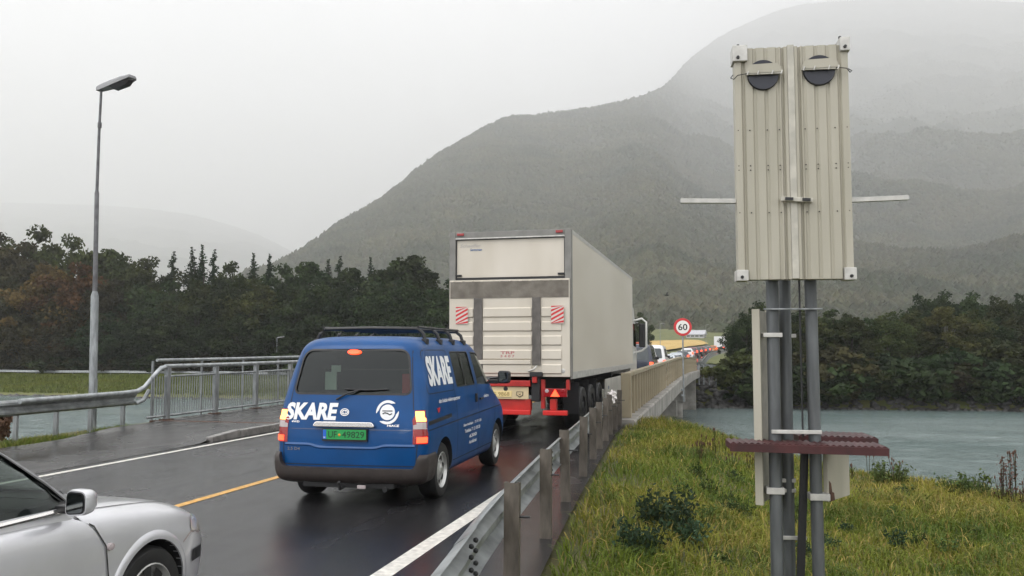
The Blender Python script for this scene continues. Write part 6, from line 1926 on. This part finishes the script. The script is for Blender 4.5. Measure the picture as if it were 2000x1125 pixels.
def weed(name, label, x, y, stems, h, spread, leafsz, tone, group=None, seeds=False, seed=0, zf=near_z):
    """leafy plant: stems with leaf quads, optional seed heads"""
    rg = np.random.default_rng(seed)
    t = thing(name, label, 'plant', (x, y, float(zf(x, y)) - 0.02), 0, group)
    st = MB(); P, S = [], []
    heads = []
    for i in range(stems):
        a = rg.uniform(0, 6.28); r = spread * math.sqrt(rg.random()); hh = h * rg.uniform(0.6, 1.1)
        bx, by = r * 0.5 * math.cos(a), r * 0.5 * math.sin(a)
        tx, ty = r * math.cos(a) + rg.normal() * 0.03, r * math.sin(a) + rg.normal() * 0.03
        st.tube([(bx, by, 0), ((bx + tx) / 2, (by + ty) / 2, hh * 0.55), (tx, ty, hh)], [0.006, 0.005, 0.003], 4)
        k = int(26 * hh / max(h, 0.01)) if leafsz else 0
        u = rg.random(k)**0.7
        P.append(np.stack([bx + (tx - bx) * u, by + (ty - by) * u, hh * u], 1) + rg.normal(size=(k, 3)) * leafsz * 0.8)
        S.append(leafsz * rg.uniform(0.6, 1.4, k))
        heads.append((tx, ty, hh))
    st.build('stem', M_leaf['brown'] if seeds else M_leaf['olive'], t, recalc=False)
    if leafsz:
        V, F = quads(np.concatenate(P), np.concatenate(S), rg, 0.6)
        V[:, 2] = np.maximum(V[:, 2], 0.0)
        new_obj('foliage', numpy_mesh('foliage', V, F, M_leaf[tone]), t)
    if seeds:
        hd = MB()
        for (a, c, z) in heads:
            hd.lathe([(-0.035, 0.004), (-0.01, 0.014), (0.015, 0.012), (0.03, 0.003)], 'z', 5, (a, c, z))
        hd.build('seed_head', mat('seed_brown', (0.07, 0.03, 0.015), 0.8), t, recalc=False)
    return t


M_leaf['weed'] = leaf_mat('leaf_weed', (0.022, 0.045, 0.022), (0.05, 0.085, 0.045))
M_leaf['weedl'] = leaf_mat('leaf_light_weed', (0.05, 0.085, 0.022), (0.09, 0.12, 0.035))


def on_bank(u, v):
    """walk out along a bearing until the bank is met"""
    fw = Vector((-math.sin(R(13.5)) * math.cos(R(4.2)), math.cos(R(13.5)) * math.cos(R(4.2)), math.sin(R(4.2)))); rt = Vector((math.cos(R(13.5)), math.sin(R(13.5)), 0)); up = rt.cross(fw)
    r = fw + rt * ((u - 1000) / 1664) + up * ((562.5 - v) / 1664)
    t = 3.0
    while t < 40:
        p = Vector((0, 0, 1.78)) + r * t
        if p.z < float(near_z(p.x, p.y)): return p.x, p.y
        t += 0.05
    return p.x, p.y


for i, (u, v, stems, h, spread, sz, lab) in enumerate(((1300, 1040, 34, 0.42, 0.34, 0.05, 'dark green leafy weed clump in the grass near the posts'), (1255, 1085, 20, 0.30, 0.28, 0.045, 'smaller grey-green weed beside the dark leafy clump'), (1345, 1070, 16, 0.26, 0.2, 0.045, 'low weed with pale leaves next to the dark clump'))):
    x, y = on_bank(u, v)
    weed('weed_plant', lab, x, y, stems, h, spread, sz, 'weed', None, False, 100 + i)
for i in range(46):
    u, v = random.uniform(1120, 1990), random.uniform(925, 1110)
    x, y = on_bank(u, v)
    if x < -0.9: continue
    tn = random.choice(['weed', 'weedl', 'weedl'])
    weed('meadow_plant', 'small {} leafy plant scattered through the meadow grass'.format('dark' if tn == 'weed' else 'light green'), x, y, random.randint(5, 10), random.uniform(0.12, 0.28), 0.14, 0.035, tn, 'small leafy plants in the meadow', False, 200 + i)
for i in range(34):
    u = random.uniform(1340, 1990); v = 885 + (u - 1340) * 0.105 + random.uniform(-2, 30)
    x, y = on_bank(u, v)
    weed('seeding_stalk', 'thin dry stalk with brown seed heads on the bank edge', x, y, random.randint(2, 5), random.uniform(0.3, 0.6), 0.16, 0, 'brown', 'dry seeding stalks along the bank edge', True, 300 + i)
for i, (u, v) in enumerate(((1985, 985), (1998, 1000), (1962, 990))):
    x, y = on_bank(u, v)
    weed('rusty_dock', 'tall rust-brown dock plant on the bank edge', x, y, 9, random.uniform(0.55, 0.85), 0.2, 0.035, 'red', 'rust-brown docks on the bank edge', True, 400 + i)
for i in range(12):
    u, v = random.uniform(1700, 1990), random.uniform(915, 975)
    x, y = on_bank(u, v + 8)
    weed('bank_shrub', 'low green shrubby plant along the river edge of the meadow', x, y, 14, random.uniform(0.25, 0.45), 0.3, 0.05, 'weedl', 'green plants along the meadow river edge', False, 500 + i)

# ------------------------------------------------------------------ small things
# crumpled white bag caught on the guard rail
rg = np.random.default_rng(9)
bm = bmesh.new(); bmesh.ops.create_icosphere(bm, subdivisions=3, radius=1)
for v_ in bm.verts:
    d_ = 1 + 0.35 * math.sin(v_.co.x * 7 + 1) * math.cos(v_.co.y * 6) + 0.25 * math.sin(v_.co.z * 9 + v_.co.x * 4)
    v_.co = Vector((v_.co.x * 0.10 * d_, v_.co.y * 0.12 * d_, v_.co.z * (0.14 if v_.co.z > 0 else 0.22) * d_))
me = bpy.data.meshes.new('plastic_bag'); bm.to_mesh(me); bm.free(); me.materials.append(mat('white_plastic', (0.72, 0.68, 0.66), 0.4, noise=0.15, nscale=20))
o = new_obj('plastic_bag', me); o.location = (float(rail_x(18.6)) + 0.02, 18.6, 0.80); o.scale = (0.8, 0.8, 0.75)
tag(o, 'crumpled white plastic bag caught on the guard rail by the bridge end', 'bag')
# bird over the valley
bd = MB()
bd.lathe([(-0.22, 0.01), (-0.1, 0.05), (0.05, 0.06), (0.16, 0.035), (0.22, 0.008)], 'x', 8)
bd.add([(0.06, 0, 0.02), (-0.10, 0, 0.02), (-0.16, 0.38, 0.16), (-0.02, 0.42, 0.18), (0.06, 0, 0.03), (-0.10, 0, 0.03), (-0.16, -0.38, 0.16), (-0.02, -0.42, 0.18)], [(0, 1, 2, 3), (4, 7, 6, 5)])
o = bd.build('bird', mat('bird_dark', (0.02, 0.02, 0.02), 0.8))
x, y = place(1303, 70); o.location = (x, y, 1.78 + (685 - 577) / 1664 * 70); o.rotation_euler = (R(15), 0, R(-20))
tag(o, 'small dark bird flying above the bridge', 'bird')


def building(name, label, u, d, z0, w, dep, h, mroof, mwall, rz):
    x, y = place(u, d)
    t = thing(name, label, 'building', (x, y, z0), rz)
    box('wall', mwall, t, -w / 2, w / 2, -dep / 2, dep / 2, 0, h)
    MB().prism([(-dep / 2 - 0.4, h + 0.003), (dep / 2 + 0.4, h + 0.003), (0, h + dep * 0.28)], 'x', -w / 2 - 0.5, w / 2 + 0.5).build('roof', mroof, t)
    for i in range(4):
        xw = -w / 2 + w * (i + 0.5) / 4
        f = box('window', M_signw, t, xw - 0.7, xw + 0.7, -dep / 2 - 0.05, -dep / 2 - 0.002, h * 0.35, h * 0.8)
        box('pane', MATS['car_glass'], f, xw - 0.6, xw + 0.6, -dep / 2 - 0.07, -dep / 2 - 0.052, h * 0.4, h * 0.75)
    return t


M_pwall = mat('pale_wall', (0.45, 0.45, 0.45), 0.7); M_proof = mat('pale_metal_roof', (0.42, 0.42, 0.45), 0.4)
building('farm_building', 'long pale roofed farm building beyond the yellow field', 1359, 318, float(far_z(*place(1359, 318))) - 0.3, 6.4, 6, 1.3, M_proof, M_pwall, R(-8))

# ------------------------------------------------------------------ haze
HAZE_D = 0.00028
hz = bpy.data.materials.new('haze'); hz.use_nodes = True
n, l = nodes_of(hz); n.clear()
ho = n.new('ShaderNodeOutputMaterial'); pv = n.new('ShaderNodeVolumePrincipled')
pv.inputs['Color'].default_value = (0.998, 0.998, 1.0, 1)
pv.inputs['Density'].default_value = HAZE_D
pv.inputs['Anisotropy'].default_value = 0.3
l.new(pv.outputs['Volume'], ho.inputs['Volume'])
hz.cycles.homogeneous_volume = True
bpy.context.view_layer.update()
zmax = max(max((o.matrix_world @ Vector(c)).z for c in o.bound_box) for o in (mtnA, mtnB))
o = MB().box(-17500, 17500, -400, 17500, -8.0, zmax + 20).build('haze', hz)
tag(o, 'pale rainy mist filling the valley', 'haze', kind='stuff')
